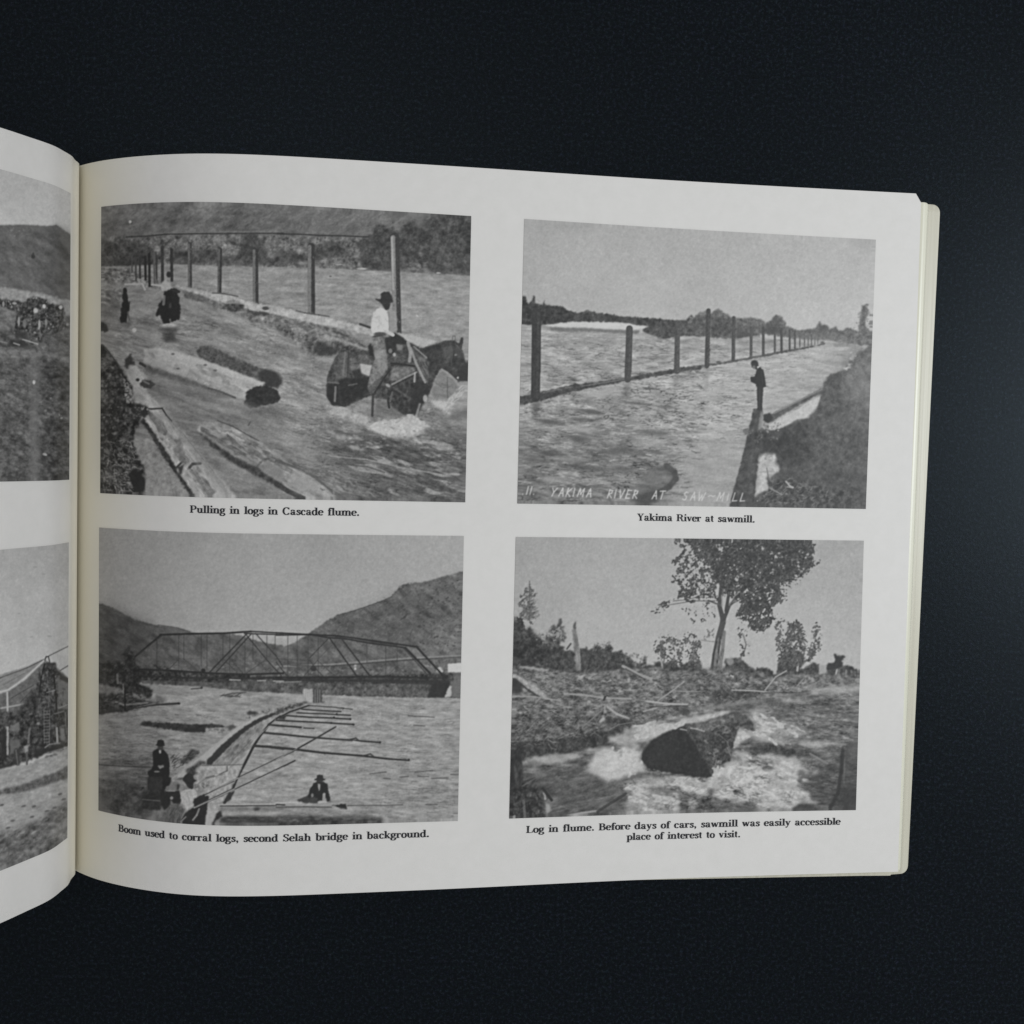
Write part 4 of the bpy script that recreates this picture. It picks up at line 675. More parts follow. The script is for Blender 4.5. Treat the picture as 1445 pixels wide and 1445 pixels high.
    c.poly([(860, 1040), (960, 1035), (920, 1150), (845, 1155)], 166, 1, .5); c.poly([(970, 1040), (985, 1080), (940, 1110), (905, 1155), (935, 1060)], 50, 1, .6)
    c.T(*D)
    c.poly([(0, 948), (150, 938), (380, 935), (500, 955), (515, 985), (400, 970), (150, 968), (0, 972)], 150, .9, .4, tex=w*6); c.line([(0, 945), (200, 938), (380, 936)], 2, 178, .8); c.poly([(400, 962), (505, 950), (515, 990), (480, 985)], 40, .6, .4); c.line([(0, 975), (200, 972), (400, 975)], 2, 70, .8); c.line([(0, 955), (60, 958)], 2, 66)
    c.poly([(0, 985), (500, 985), (520, 1030), (0, 1030)], 128, 3, tex=w*9, a=.8); c.poly([(0, 1040), (300, 1045), (600, 1060), (780, 1070), (760, 1090), (400, 1100), (0, 1110)], 72, 2, 1, tex=c.fbm(1.4, 3, 3)*14)
    # people
    c.poly([(135, 925), (200, 900), (240, 890), (300, 900), (300, 945), (220, 945)], 66, .8, .6); c.poly([(228, 890), (245, 850), (270, 800), (295, 790), (345, 790), (372, 805), (380, 860), (390, 925), (400, 935), (370, 935), (350, 870), (345, 920), (310, 930), (260, 935)], 42, .6, .4)
    c.poly([(300, 905), (250, 900), (240, 935), (300, 945)], 70, .8, .5); c.ell(262, 888, 10, 14, 118); c.poly([(300, 800), (320, 800), (318, 850), (308, 855)], 152, .6, .3); c.ell(390, 934, 12, 6, 120, .8); c.ell(316, 785, 24, 20, 60); c.ell(316, 798, 14, 6, 44); c.line([(348, 880), (344, 920)], 4, 150, .9)
    c.poly([(274, 772), (292, 765), (296, 742), (316, 738), (338, 742), (342, 765), (358, 772), (352, 780), (280, 780)], 50, .5, .2)
    c.T(*Cc)
    c.poly([(50, 880), (200, 800), (400, 850), (420, 980), (480, 1050), (420, 1110), (180, 1090), (50, 1040)], 70, 6, 1.5, tex=c.fbm(3, 3)*12, a=.85); c.poly([(50, 900), (150, 920), (160, 1010), (100, 1030), (50, 1020)], 98, 5, a=.7)
    c.poly([(460, 590), (500, 565), (545, 580), (575, 620), (588, 700), (580, 780), (590, 830), (545, 880), (550, 1000), (580, 1030), (520, 1000), (510, 880), (420, 880), (430, 790), (420, 750), (462, 700)], 40, .7, .5)
    c.poly([(420, 780), (530, 780), (530, 880), (430, 890)], 60, 1, .6); c.poly([(390, 880), (520, 890), (520, 960), (380, 950)], 58, 2, .8, tex=bt*.6); c.line([(390, 945), (460, 950), (520, 965)], 1.5, 118, .8); c.line([(330, 1020), (400, 950)], 2.5, 108, .7)
    c.ell(517, 560, 22, 24, 72); c.poly([(505, 582), (522, 580), (522, 605), (510, 605)], 170, .5, .2); c.poly([(480, 545), (490, 535), (496, 505), (520, 500), (542, 510), (546, 535), (555, 545), (520, 552)], 42, .5, .2); c.poly([(495, 700), (540, 690), (545, 710), (510, 725)], 132, .7, .4); c.ell(490, 742, 22, 7, 122, .9); c.poly([(560, 780), (600, 790), (590, 830), (560, 820)], 44, .8, .4)
    M = (190, 1030, 10.32); c.T(*M)
    c.poly([(190, 690), (390, 680), (395, 870), (195, 870)], 58, 1, .4); c.poly([(120, 900), (390, 880), (380, 1170), (90, 1150)], 54, 1.2, .5, tex=bt*.4); c.line([(115, 1010), (370, 1032)], 1.2, 112, .85); c.line([(0, 1180), (90, 1080)], 2.2, 110, .8); c.poly([(0, 1080), (110, 980), (100, 1150), (0, 1250)], 62, 2, tex=bt*.5, a=.8)
    c.clump([(60, 780), (200, 820), (180, 900), (60, 880)], 60, 1.2, .5, 2, 12); c.poly([(160, 1290), (300, 1190), (530, 1165), (520, 1240), (360, 1330), (180, 1330)], 118, 1.4, .6, tex=bt*.5)
    c.poly([(700, 790), (790, 830), (760, 890), (690, 870)], 124, .8); c.poly([(640, 770), (690, 760), (720, 860), (670, 880)], 134, .8)
    c.poly([(695, 715), (735, 660), (790, 618), (850, 642), (866, 715), (915, 740), (862, 762), (852, 862), (790, 850), (740, 780)], 52, .6, .3); c.poly([(660, 690), (710, 690), (700, 730), (600, 720)], 92, .8)
    c.poly([(505, 890), (655, 880), (690, 1000), (660, 1090), (560, 1070), (500, 960)], 48, .7, .3); c.poly([(385, 900), (520, 890), (530, 1100), (430, 1170), (380, 1050)], 46, 1); c.ell(540, 990, 24, 24, 134, .95); c.line([(510, 950), (570, 945)], 1.2, 66, .8); c.ell(545, 1075, 10, 24, 110, .7)
    c.poly([(462, 884), (500, 868), (515, 795), (565, 752), (640, 755), (662, 800), (640, 872), (585, 892)], 120, .6, .3); c.line([(465, 884), (585, 890)], 1.2, 150, .8); c.poly([(620, 780), (660, 800), (645, 870), (610, 870)], 66, .9)
    c.poly([(664, 905), (760, 864), (870, 864), (915, 940), (870, 1080), (757, 1172), (724, 1095), (680, 1060)], 174, .6, .4, tex=c.fbm(1.2, 2)*5); c.line([(760, 900), (800, 1040), (790, 1130)], 1, 150, .6); c.poly([(915, 950), (1005, 890), (1020, 930), (950, 980)], 146, .7)
    c.poly([(860, 1010), (1000, 930), (1085, 970), (1055, 1130), (1020, 1395), (640, 1375), (735, 1210), (860, 1120)], 46, .7, .4); c.line([(940, 1150), (905, 1240), (850, 1310)], 2.6, 142, .85); c.line([(745, 1265), (640, 1370)], 2.2, 138, .8)
    c.poly([(345, 1335), (430, 1210), (520, 1085), (640, 1070), (735, 1160), (690, 1270), (640, 1365)], 94, .8, .5, tex=bt*.5); c.twigs([(400, 1290), (540, 1090), (720, 1150), (640, 1350)], 50, (5, 13), (.7, 1.2), (50, 130), 112, 14, .7, .1)
    c.line([(1445, 748), (1030, 942)], 1.6, 60); c.line([(1445, 762), (1030, 957)], 1.3, 160, .85); c.line([(1445, 858), (870, 1128)], 2.6, 150, .95); c.line([(1445, 846), (880, 1112)], 1.1, 54, .9)
    c.T(*Cc); c.line([(1445, 626), (1100, 794), (860, 922)], 1.0, 162, .75); c.line([(1445, 708), (1050, 896)], 1.2, 162, .75)
    c.poly([(50, 1060), (160, 1085), (300, 1100), (500, 1130), (500, 1165), (50, 1120)], 100, 1.5, a=.5)
    c.finish(3.6); return c

def paint_log():
    c = Print(711, 748, 1228, 1164, 44)
    A = (710, 750, 5.558); B = (960, 750, 5.352); Cc = (710, 940, 5.558); D = (960, 940, 5.352); O = (0, 0, 1)
    xx = np.linspace(0, 1, c.W)[None]; yy = np.linspace(0, 1, c.H)[:, None]
    c.im[:] = 158+14*np.clip(yy*2.2, 0, 1)-8*(xx-.5)**2*4+c.fbm(22, 2)*1.5
    t = c.fbm(1.8, 3)*12
    # background thicket
    c.T(*A)
    c.poly([(85, 640), (110, 690), (150, 720), (150, 760), (190, 775), (215, 740), (240, 800), (300, 830), (330, 880), (360, 820), (400, 840), (430, 880), (500, 930), (550, 950), (600, 920), (680, 930), (740, 890), (800, 920), (830, 860), (850, 900), (860, 950),
            (910, 930), (960, 960), (1010, 1010), (1060, 1040), (1090, 1030), (1110, 970), (1125, 1050), (1170, 1050), (1220, 1010), (1300, 1030), (1340, 1000), (1380, 1060), (1445, 1050), (1445, 1170), (75, 1170)], 72, .9, 1.5, 1.7, tex=t)
    c.poly([(90, 760), (215, 770), (330, 900), (330, 1000), (90, 1010)], 58, 4, tex=t, a=.7)
    def spruce(x, y0, y1, w, n, v):
        for i in range(n):
            u = c.rg.rand()**.7; s = c.rg.choice([-1, 1]); L = w*u*c.rg.uniform(.4, 1); y = y0+(y1-y0)*u
            c.line([(x, y), (x+s*L*.6, y-L*.18), (x+s*L, y-L*.45)], .9, v+c.rg.uniform(-10, 25), .7)
            c.ell(x+s*L*c.rg.rand(), y-L*.3*c.rg.rand(), 5, 4, v, .6)
        c.line([(x, y0-8), (x, y1)], 1.2, v, .9)
    spruce(207, 395, 700, 90, 85, 92); c.clump([(120, 480), (195, 420), (270, 450), (285, 530), (250, 600), (250, 740), (110, 740)], 98, .8, .42, 2, 12, .9, 1.8, -45); c.clump([(90, 660), (150, 690), (200, 780), (90, 780)], 66, 1, .8, 2, 10)
    c.poly([(330, 840), (350, 780), (370, 740), (420, 730), (440, 690), (456, 680), (455, 740), (490, 800), (480, 850), (450, 880), (440, 930), (340, 900)], 90, 1, 1.6, 1.3, tex=t); c.clump([(330, 760), (480, 740), (490, 850), (340, 900)], 152, .8, .25, 2, 8, .8); c.poly([(430, 740), (445, 685), (458, 682), (452, 730)], 84, .7, .4)
    c.line([(500, 920), (530, 880)], 2.4, 82); c.dabs([(250, 780), (330, 800), (320, 880), (250, 840)], 30, (.5, 1.2), (85, 150))
    c.poly([(540, 770), (552, 745), (566, 703), (572, 770), (590, 880), (605, 990), (608, 1090), (570, 1090), (555, 920)], 122, .7, .4, tex=c.fbm(1.3, 2, 3, 85)*9); c.poly([(545, 745), (568, 703), (572, 765), (560, 768)], 92, .6, .3); c.line([(595, 900), (606, 1080)], 2, 142, .7)
    c.dabs([(600, 920), (850, 870), (860, 1100), (610, 1100)], 150, (.6, 1.7), (50, 105), 1.3, 0, 90, .6); c.dabs([(700, 880), (860, 850), (860, 930), (700, 930)], 30, (.5, 1.1), (85, 140))
    c.dabs([(870, 940), (1000, 950), (1130, 960), (1120, 1060), (950, 1050)], 60, (.5, 1.3), (75, 140))
    c.line([(1240, 1010), (1250, 1080)], 2.5, 150)
    c.T(*B)
    c.poly([(0, 1010), (60, 985), (150, 980), (160, 1040), (330, 1040), (340, 960), (400, 955), (450, 950), (500, 1000), (560, 1040), (620, 1020), (700, 1050), (745, 990), (800, 930), (900, 900), (945, 960), (900, 1050), (960, 1010), (1000, 990), (1050, 1000), (1050, 1070), (1100, 1060), (1100, 1010), (1165, 990), (1165, 920), (1185, 940), (1225, 935), (1245, 945), (1215, 980), (1230, 1010), (1280, 1010), (1345, 1050), (1345, 1124), (0, 1124)], 74, .9, 1.2, 1.6, tex=t)
    c.line([(160, 820), (260, 835)], .8, 115)
    c.line([(470, 780), (495, 850), (480, 920), (460, 930)], .9, 92)
    c.poly([(705, 900), (740, 900), (735, 1000), (725, 1080), (698, 1080)], 168, .8, .5); c.line([(890, 970), (883, 1050)], 3, 158); c.poly([(1045, 1010), (1100, 1010), (1100, 1070), (1045, 1080)], 150, 1, .6); c.line([(1190, 1020), (1165, 1110)], 2.4, 160); c.ell(375, 980, 26, 30, 145, .8); c.dabs([(1180, 1040), (1345, 1050), (1345, 1120), (1180, 1120)], 40, (.5, 1.3), (75, 150), 2, 80, 20)
    c.poly([(1165, 985), (1167, 925), (1190, 945), (1230, 935), (1245, 950), (1215, 975), (1225, 1020), (1110, 1050), (1110, 1015)], 56, .8, .8)
    # the big tree
    c.line([(245, 1080), (265, 930), (290, 800), (320, 690), (325, 640)], 9, 82, w2=8); c.line([(250, 1070), (272, 900), (292, 810)], 4, 125, .7); c.line([(300, 800), (285, 950), (270, 1060)], 2.5, 58, .8); c.line([(298, 1040), (318, 900), (330, 760)], 5, 98, .7); c.dabs([(240, 1060), (280, 850), (320, 800), (310, 1050)], 50, (.6, 1.5), (60, 150), 2, 80, 20, .6); c.line([(240, 1070), (252, 930), (275, 830)], 1.6, 58)
    c.line([(320, 660), (295, 560), (310, 400), (330, 300)], 7, 74, w2=4); c.line([(330, 660), (370, 560), (440, 480), (540, 380)], 5, 72, w2=3); c.line([(310, 560), (260, 540), (210, 520)], 2, 84); c.line([(345, 600), (365, 470), (400, 330)], 5, 70, w2=3); c.line([(380, 560), (430, 490)], 2, 140, .6); c.line([(312, 560), (316, 480)], 2, 135, .6)
    T = (900, 755, 5.161); c.T(*T)
    c.clump([(300, 20), (1285, 20), (1295, 150), (1240, 270), (1120, 335), (1020, 365), (1065, 470), (985, 520), (1005, 600), (950, 655), (900, 690), (820, 645), (720, 590), (745, 500), (640, 440), (600, 300), (500, 220), (400, 110)], 68, .8, .88, 2.4, 14, .93)
    c.clump([(620, 20), (1240, 20), (1260, 160), (1080, 300), (960, 420), (900, 560), (800, 560), (760, 380), (640, 250)], 57, 1.1, .7, 5, 9, .65)
    c.clump([(220, 20), (540, 20), (610, 300), (600, 480), (520, 470), (420, 455), (300, 475), (285, 380), (225, 325), (285, 235), (225, 205), (335, 105)], 76, .75, .56, 1.8, 13, .95); c.clump([(480, 20), (660, 20), (640, 420), (560, 330)], 66, 1.1, .72, 3, 10)
    c.clump([(80, 565), (110, 510), (200, 478), (280, 445), (330, 440), (270, 505), (180, 565)], 76, .6, .5, 1.8, 12, .95, 1.6, -25); c.clump([(250, 500), (585, 490), (575, 640), (400, 660)], 84, .7, .13, 2, 10); c.clump([(330, 430), (590, 470), (560, 500), (330, 490)], 74, .8, .42, 1.5, 10, 1, 2, 5)
    c.clump([(1000, 300), (1345, 150), (1335, 200), (1200, 340), (1110, 410), (1085, 500), (990, 520)], 78, .8, .24, 2, 10); c.clump([(720, 600), (1000, 590), (960, 690), (890, 720), (800, 680)], 74, .75, .5, 2, 12)
    c.clump([(100, 790), (170, 720), (280, 745), (400, 695), (470, 760), (460, 950), (400, 975), (230, 965), (130, 900)], 88, .75, .55, 2.4, 14, .92); c.clump([(470, 700), (580, 670), (560, 770), (470, 780)], 118, .8, .3, 2, 8); c.clump([(720, 640), (800, 700), (825, 880), (740, 890)], 86, .8, .36, 2, 10)
    c.clump([(985, 640), (1070, 605), (1065, 850), (1000, 870)], 90, .7, .58, 2.2, 13, .92); c.clump([(1095, 640), (1150, 615), (1220, 650), (1235, 790), (1340, 840), (1240, 930), (1060, 970), (1010, 900)], 82, .8, .78, 2.2, 14, .93); c.clump([(1255, 690), (1320, 600), (1345, 700), (1335, 845), (1270, 835)], 86, .7, .6, 2.2, 13, .92)
    for p in ([(640, 260), (560, 120), (480, 60)], [(660, 380), (780, 200), (900, 90)], [(620, 440), (640, 200), (650, 40)], [(590, 480), (500, 380), (380, 260)], [(650, 520), (800, 440), (980, 380)], [(560, 480), (400, 480), (160, 520)]): c.line(p, 1.6, 58, .7, .6, .7)
    c.line([(665, 510), (700, 450), (740, 410)], 1.6, 142, .7); c.line([(610, 440), (615, 510)], 1.6, 138, .7); c.line([(770, 720), (790, 800), (770, 870)], .9, 90, .7)
    c.T(*O); c.line([(950, 848), (970, 846), (985, 842)], .9, 80)
    # slash piles
    s3 = c.fbm(1.7, 4, 1.5, 5)*17
    c.poly([(718, 940), (760, 942), (820, 950), (870, 945), (930, 942), (975, 948), (1020, 945), (1100, 955), (1140, 950), (1212, 955), (1212, 968), (1150, 975), (1080, 985), (1030, 995), (960, 1010), (900, 1028), (870, 1050), (820, 1062), (718, 1075)], 106, 1.2, 1.2, tex=s3)
    c.poly([(718, 1010), (790, 1005), (900, 1000), (900, 1025), (860, 1045), (780, 1060), (718, 1070)], 82, 4, tex=s3, a=.75); c.poly([(718, 1048), (800, 1040), (880, 1028), (880, 1048), (800, 1064), (718, 1078)], 62, 2, tex=t, a=.85)
    c.poly([(960, 955), (1010, 940), (1050, 945), (1080, 975), (1000, 985)], 98, 3, tex=s3, a=.8); c.poly([(1010, 975), (1090, 965), (1060, 985), (1000, 992)], 72, 2, tex=t, a=.8)
    pile = [(720, 945), (820, 952), (960, 950), (1100, 960), (1130, 972), (1010, 995), (900, 1022), (780, 1050), (720, 1055)]
    c.twigs(pile, 480, (3, 14), (.5, 1.1), (120, 172), 8, 30, .6); c.twigs(pile, 420, (2, 10), (.6, 1.4), (50, 84), 10, 40, .65); c.dabs(pile, 380, (.4, 1.1), (50, 165), 1.5, 0, 60, .6)
    c.twigs([(720, 1010), (880, 1000), (840, 1040), (720, 1050)], 200, (3, 12), (.5, 1), (90, 150), -35, 30, .6)
    c.T(*Cc)
    c.poly([(75, 50), (130, 80), (230, 140), (310, 200), (350, 245), (330, 262), (280, 230), (180, 170), (80, 100)], 150, .9, .7, tex=c.fbm(1.4, 2)*9); c.line([(90, 100), (200, 190), (280, 240)], 3, 70, .8); c.poly([(75, 90), (150, 150), (140, 220), (75, 210)], 58, 2, 1)
    c.poly([(75, 0), (170, 0), (360, 25), (350, 40), (180, 20)], 150, 1, .6); c.line([(75, 235), (250, 240), (450, 270)], 2, 150, .8); c.line([(260, 280), (290, 250)], 2, 140, .7); c.line([(480, 215), (620, 225), (800, 250), (1000, 255)], 2.6, 148, .9); c.line([(940, 0), (1050, 60), (1160, 100)], 4, 145); c.line([(960, 20), (1080, 85)], 2, 66, .7)
    c.line([(1130, 275), (1290, 295), (1445, 300)], 2.6, 160); c.line([(1100, 355), (1290, 300)], 2, 150); c.line([(1215, 270), (1330, 190), (1420, 120)], 1.8, 145); c.poly([(785, 365), (797, 285), (815, 370)], 150, .8, .5); c.line([(820, 320), (890, 375), (985, 410)], 3, 155); c.line([(775, 345), (620, 480)], 1.6, 125, .8); c.poly([(750, 430), (790, 380), (800, 420), (760, 445)], 162, .9, .6); c.line([(800, 240), (790, 265)], 3, 60); c.ell(985, 110, 12, 18, 160, .8)
    c.line([(1150, 320), (1445, 310)], 2, 70, .7); c.poly([(780, 450), (900, 410), (1010, 420), (1000, 470), (870, 500)], 62, 2, 1.2, tex=t, a=.8); c.line([(830, 500), (900, 460), (1010, 440)], 1.4, 130, .7)
    c.T(*D)
    c.line([(640, 180), (720, 80), (800, 35)], 2, 150); c.line([(780, 170), (800, 130)], 1.4, 140); c.line([(880, 150), (930, 95)], 1.4, 140); c.line([(930, 180), (1050, 110)], 1.4, 130); c.line([(390, 180), (560, 185), (650, 195), (760, 205)], 1.8, 158); c.line([(0, 190), (150, 190)], 1.5, 160, .7); c.line([(640, 200), (900, 200), (1010, 180)], 2, 62, .7); c.line([(380, 70), (400, 80)], 2, 165)
    # rapids
    c.T(*O)
    w = c.fbm(1.8, 4, 3.2, 3)
    c.poly([(718, 1080), (800, 1064), (880, 1048), (905, 1026), (960, 1012), (1030, 995), (1080, 985), (1140, 975), (1212, 966), (1212, 1150), (715, 1160)], 102, 1.5, .8, tex=w*14)
    c.poly([(1140, 972), (1213, 965), (1212, 978), (1150, 980)], 142, 2, tex=w*6); c.poly([(1080, 988), (1212, 980), (1210, 1060), (1100, 1040)], 96, 4, tex=w*15, a=.85)
    c.poly([(735, 1100), (800, 1080), (900, 1095), (890, 1140), (780, 1155), (740, 1150)], 88, 5, tex=c.fbm(2, 4, 3, -15)*9, a=.9)
    r1, r2 = c.ripple(2, 3, 4, .28), c.ripple(3, 2.5, -10, .3)
    c.im += c.mask([(1060, 985), (1210, 975), (1205, 1140), (1090, 1080)], 5)*(30*r1-14*r2)+c.mask([(735, 1070), (900, 1090), (880, 1145), (735, 1150)], 5)*(14*r1-10*r2)
    c.twigs([(1070, 985), (1205, 975), (1205, 1080), (1100, 1060)], 200, (3, 12), (.7, 1.6), (60, 165), 6, 14, .5)
    f = c.fbm(2.4, 3, 2)*8; fv = 176
    c.T(*Cc)
    c.poly([(640, 835), (690, 740), (740, 680), (640, 655), (780, 640), (860, 640), (900, 660), (940, 625), (1040, 630), (1085, 680), (1085, 740), (1125, 790), (1110, 820), (1000, 850), (880, 890), (830, 900), (740, 850)], 178, 2.4, 2.0, tex=f*.5)
    c.poly([(880, 670), (940, 655), (950, 690), (920, 700)], 110, 1.5, 1); c.poly([(150, 760), (230, 710), (380, 690), (560, 690), (630, 705), (560, 730), (400, 760), (260, 780)], 160, 1.6, 1.3, tex=f*.6, a=.9); c.poly([(180, 740), (260, 745), (320, 770), (200, 790)], 110, 1.5, 1, a=.8)
    c.poly([(820, 560), (900, 530), (1020, 480), (1180, 440), (1330, 440), (1445, 420), (1445, 470), (1360, 490), (1240, 540), (1140, 590), (1050, 640), (980, 630), (900, 620), (840, 600)], 158, 1.8, 1.4, tex=f, a=.9); c.poly([(1060, 490), (1330, 445), (1350, 480), (1200, 560), (1100, 570)], 182, 2, 1.2, a=.8); c.poly([(1050, 600), (1130, 590), (1110, 650), (1080, 640)], 92, 1.5, 1)
    c.poly([(940, 920), (1000, 880), (1100, 860), (1445, 870), (1445, 1150), (960, 1160), (960, 1080), (1010, 1000), (950, 970)], 150, 2, 1.6, tex=f*1.3, a=.92); c.poly([(1150, 960), (1445, 950), (1445, 1060), (1180, 1080)], 112, 3, 1.5, tex=f, a=.75)
    c.dabs([(950, 900), (1440, 860), (1440, 1140), (970, 1150)], 50, (.6, 1.6), (80, 190), 1.9, 0, 40, .6); c.clump([(950, 900), (1440, 860), (1440, 1140), (970, 1150)], 180, 1.4, .4, 6, 8, .7, 2.2, 10)
    c.T(*D)
    c.poly([(0, 400), (150, 370), (350, 330), (380, 345), (280, 390), (100, 440), (0, 450)], 168, 1.6, 1, tex=f*.6, a=.92); c.line([(100, 330), (360, 290), (640, 260)], 4, 120, .6); c.ell(35, 345, 40, 28, 66, .8)
    c.poly([(510, 330), (590, 300), (640, 320), (640, 380), (740, 420), (860, 440), (960, 470), (900, 540), (760, 560), (600, 530), (560, 470)], 152, 2.4, 2, tex=f*1.4, a=.85); c.poly([(720, 245), (830, 240), (920, 270), (800, 280)], 165, 1.8, 1.4, a=.85); c.poly([(640, 260), (900, 290), (860, 330), (660, 300)], 72, 3, 1.5, tex=t, a=.8)
    c.poly([(430, 460), (560, 480), (700, 550), (790, 570), (760, 600), (600, 570), (500, 530), (430, 600), (400, 640), (390, 560)], 170, 2, 1.6, tex=f*.8, a=.9); c.poly([(900, 600), (940, 560), (1180, 570), (1240, 580), (1040, 610)], 160, 2, 1.4, tex=f, a=.85); c.poly([(530, 600), (660, 570), (860, 620), (1080, 640), (830, 690), (720, 660), (560, 660)], 66, 2.4, 1.6, tex=t, a=.88)
    c.poly([(0, 840), (140, 840), (220, 830), (240, 770), (300, 760), (380, 730), (420, 640), (500, 640), (560, 690), (680, 660), (800, 690), (860, 670), (940, 770), (1050, 800), (940, 850), (930, 920), (970, 950), (980, 1010), (1110, 1050), (900, 1040), (830, 1086), (600, 1090), (560, 1040), (420, 1020), (270, 1000), (0, 960)], 166, 2, 2, tex=f*1.3, a=.94)
    for p, v in (([(500, 720), (700, 740), (690, 780), (540, 785)], 82), ([(550, 830), (630, 840), (620, 870), (570, 860)], 86), ([(210, 920), (250, 930), (245, 975), (205, 970)], 76), ([(410, 900), (460, 930), (440, 970), (400, 950)], 100), ([(880, 800), (1000, 800), (960, 880), (900, 880)], 92), ([(640, 720), (700, 720), (700, 750), (650, 750)], 88), ([(380, 680), (440, 670), (440, 710), (390, 720)], 110)): c.poly(p, v, 2, 2, tex=f*.5, a=.9)
    c.poly([(0, 960), (160, 1000), (380, 1010), (400, 1040), (560, 1050), (600, 1095), (120, 1100), (0, 1095)], 84, 2, 1.6, tex=w*10, a=.92); c.poly([(50, 1000), (140, 1000), (110, 1095), (80, 1095)], 150, 2, 1.2, tex=f, a=.8); c.poly([(0, 960), (130, 960), (120, 990), (0, 990)], 100, 2, a=.7)
    c.dabs([(230, 740), (900, 690), (980, 1030), (620, 1080), (240, 980)], 70, (.6, 1.8), (84, 190), 2, 20, 40, .6); c.clump([(0, 850), (230, 830), (430, 650), (860, 690), (1050, 810), (980, 1010), (620, 1080), (240, 980), (0, 940)], 182, 1.5, .42, 7, 8, .72, 2.4, 18); c.dabs([(560, 330), (900, 430), (860, 550), (560, 520)], 30, (.5, 1.3), (80, 185), 2, 15, 40, .6); c.clump([(520, 310), (640, 330), (960, 470), (860, 560), (560, 500)], 182, 1.4, .42, 3, 8, .85, 2.2, 18); c.dabs([(900, 360), (1330, 280), (1300, 560), (950, 540)], 120, (.5, 1.4), (65, 175), 2.4, 5, 15, .6)
    c.poly([(910, 920), (1000, 830), (1110, 760), (1200, 700), (1230, 640), (1240, 900), (1180, 1000), (1130, 1050), (980, 1010), (1000, 960)], 74, 2.5, 1.6, tex=w*10, a=.9); c.line([(980, 660), (1110, 735)], 2.5, 128, .8); c.poly([(840, 1086), (900, 1035), (1000, 1050), (1130, 1086)], 66, 1.5, 1.2, a=.9); c.twigs([(940, 900), (1180, 760), (1180, 980), (1000, 980)], 60, (3, 10), (.7, 1.5), (56, 125), 0, 25, .5)
    c.poly([(1240, 620), (1270, 580), (1330, 575), (1340, 800), (1325, 1090), (1120, 1090), (1200, 960), (1230, 800)], 78, 1.5, 1, tex=w*8); c.poly([(1270, 600), (1335, 590), (1335, 690), (1280, 690)], 112, 4, a=.75); c.line([(1225, 630), (1215, 800), (1190, 960), (1130, 1070)], 5, 50, .8, 1.2); c.line([(1240, 700), (1235, 900)], 1.2, 104, .7); c.poly([(1220, 920), (1325, 880), (1325, 1086), (1200, 1086)], 58, 5, a=.7)
    rf, rg_ = c.ripple(2.3, 3, 14, .45), c.ripple(3.2, 2.4, -12, .3)
    c.T(*O); c.im -= c.mask([(880, 1100), (960, 1090), (1005, 1120), (1060, 1060), (1130, 1080), (1140, 1125), (1080, 1142), (885, 1146)], 3, 2)*(36*rf+24*rg_-8); c.T(*D)
    # the great log
    L = (860, 980, 6.021); c.T(*L)
    lg = c.fbm(1.5, 3)*10
    c.poly([(530, 305), (640, 250), (840, 228), (960, 180), (1060, 148), (1150, 168), (1212, 240), (1238, 312), (1100, 268), (1082, 330), (1050, 430), (1030, 560), (930, 600), (860, 690), (780, 700), (700, 600)], 78, .9, .7, tex=lg)
    c.poly([(640, 262), (840, 236), (1000, 166), (1080, 165), (1000, 230), (880, 300), (740, 310)], 104, 2, 1, tex=lg, a=.85); c.clump([(640, 270), (1000, 180), (1200, 230), (1060, 330), (900, 330)], 118, 1, .3, 2, 10, .8, 1.6, -15); c.clump([(860, 330), (1080, 280), (1040, 560), (900, 620), (800, 480)], 56, 1.2, .45, 2, 8, .8); c.clump([(780, 380), (860, 360), (1020, 540), (880, 640)], 120, .9, .22, 2, 10, .8, 1.6, 60)
    c.poly([(268, 552), (300, 450), (360, 388), (450, 336), (540, 300), (640, 298), (715, 395), (790, 520), (872, 690), (800, 712), (640, 690), (480, 660), (330, 645), (310, 600)], 49, .9, .6, tex=lg*.45); c.poly([(640, 300), (720, 300), (800, 420), (830, 560), (790, 540), (720, 400)], 66, 2, tex=lg, a=.8); c.poly([(340, 460), (520, 380), (620, 480), (480, 600), (350, 580)], 56, 8, a=.7)
    c.line([(290, 480), (350, 395), (450, 335), (545, 297)], 1.4, 84, .6, .8); c.line([(600, 293), (655, 303)], 1.6, 158, .9); c.line([(690, 285), (740, 292), (805, 312)], 1.6, 162, .9); c.line([(930, 340), (1000, 400), (1025, 480)], 1.6, 118, .7, .8); c.line([(1000, 450), (1030, 520)], 1.4, 140, .7)
    c.clump([(320, 640), (640, 670), (860, 690), (860, 730), (600, 720), (300, 690)], 96, 1.2, .6, 2.5, 12, .85, 2); c.clump([(0, 460), (110, 430), (240, 470), (300, 580), (280, 660), (0, 720)], 184, 1.6, .7, 4, 7, .75); c.clump([(180, 260), (420, 230), (560, 240), (1000, 130), (980, 160), (600, 270), (360, 370), (220, 400)], 176, 1.4, .6, 2.5, 8, .85, 2.2, -18); c.clump([(1090, 270), (1240, 310), (1445, 400), (1445, 440), (1200, 360), (1060, 480)], 178, 1.3, .6, 2.5, 8, .85, 2, 20)
    c.clump([(860, 640), (940, 560), (1060, 580), (1210, 610), (1200, 700), (900, 720)], 180, 1.4, .6, 4, 8, .8)
    # near-left post and its snags
    c.T(*Cc)
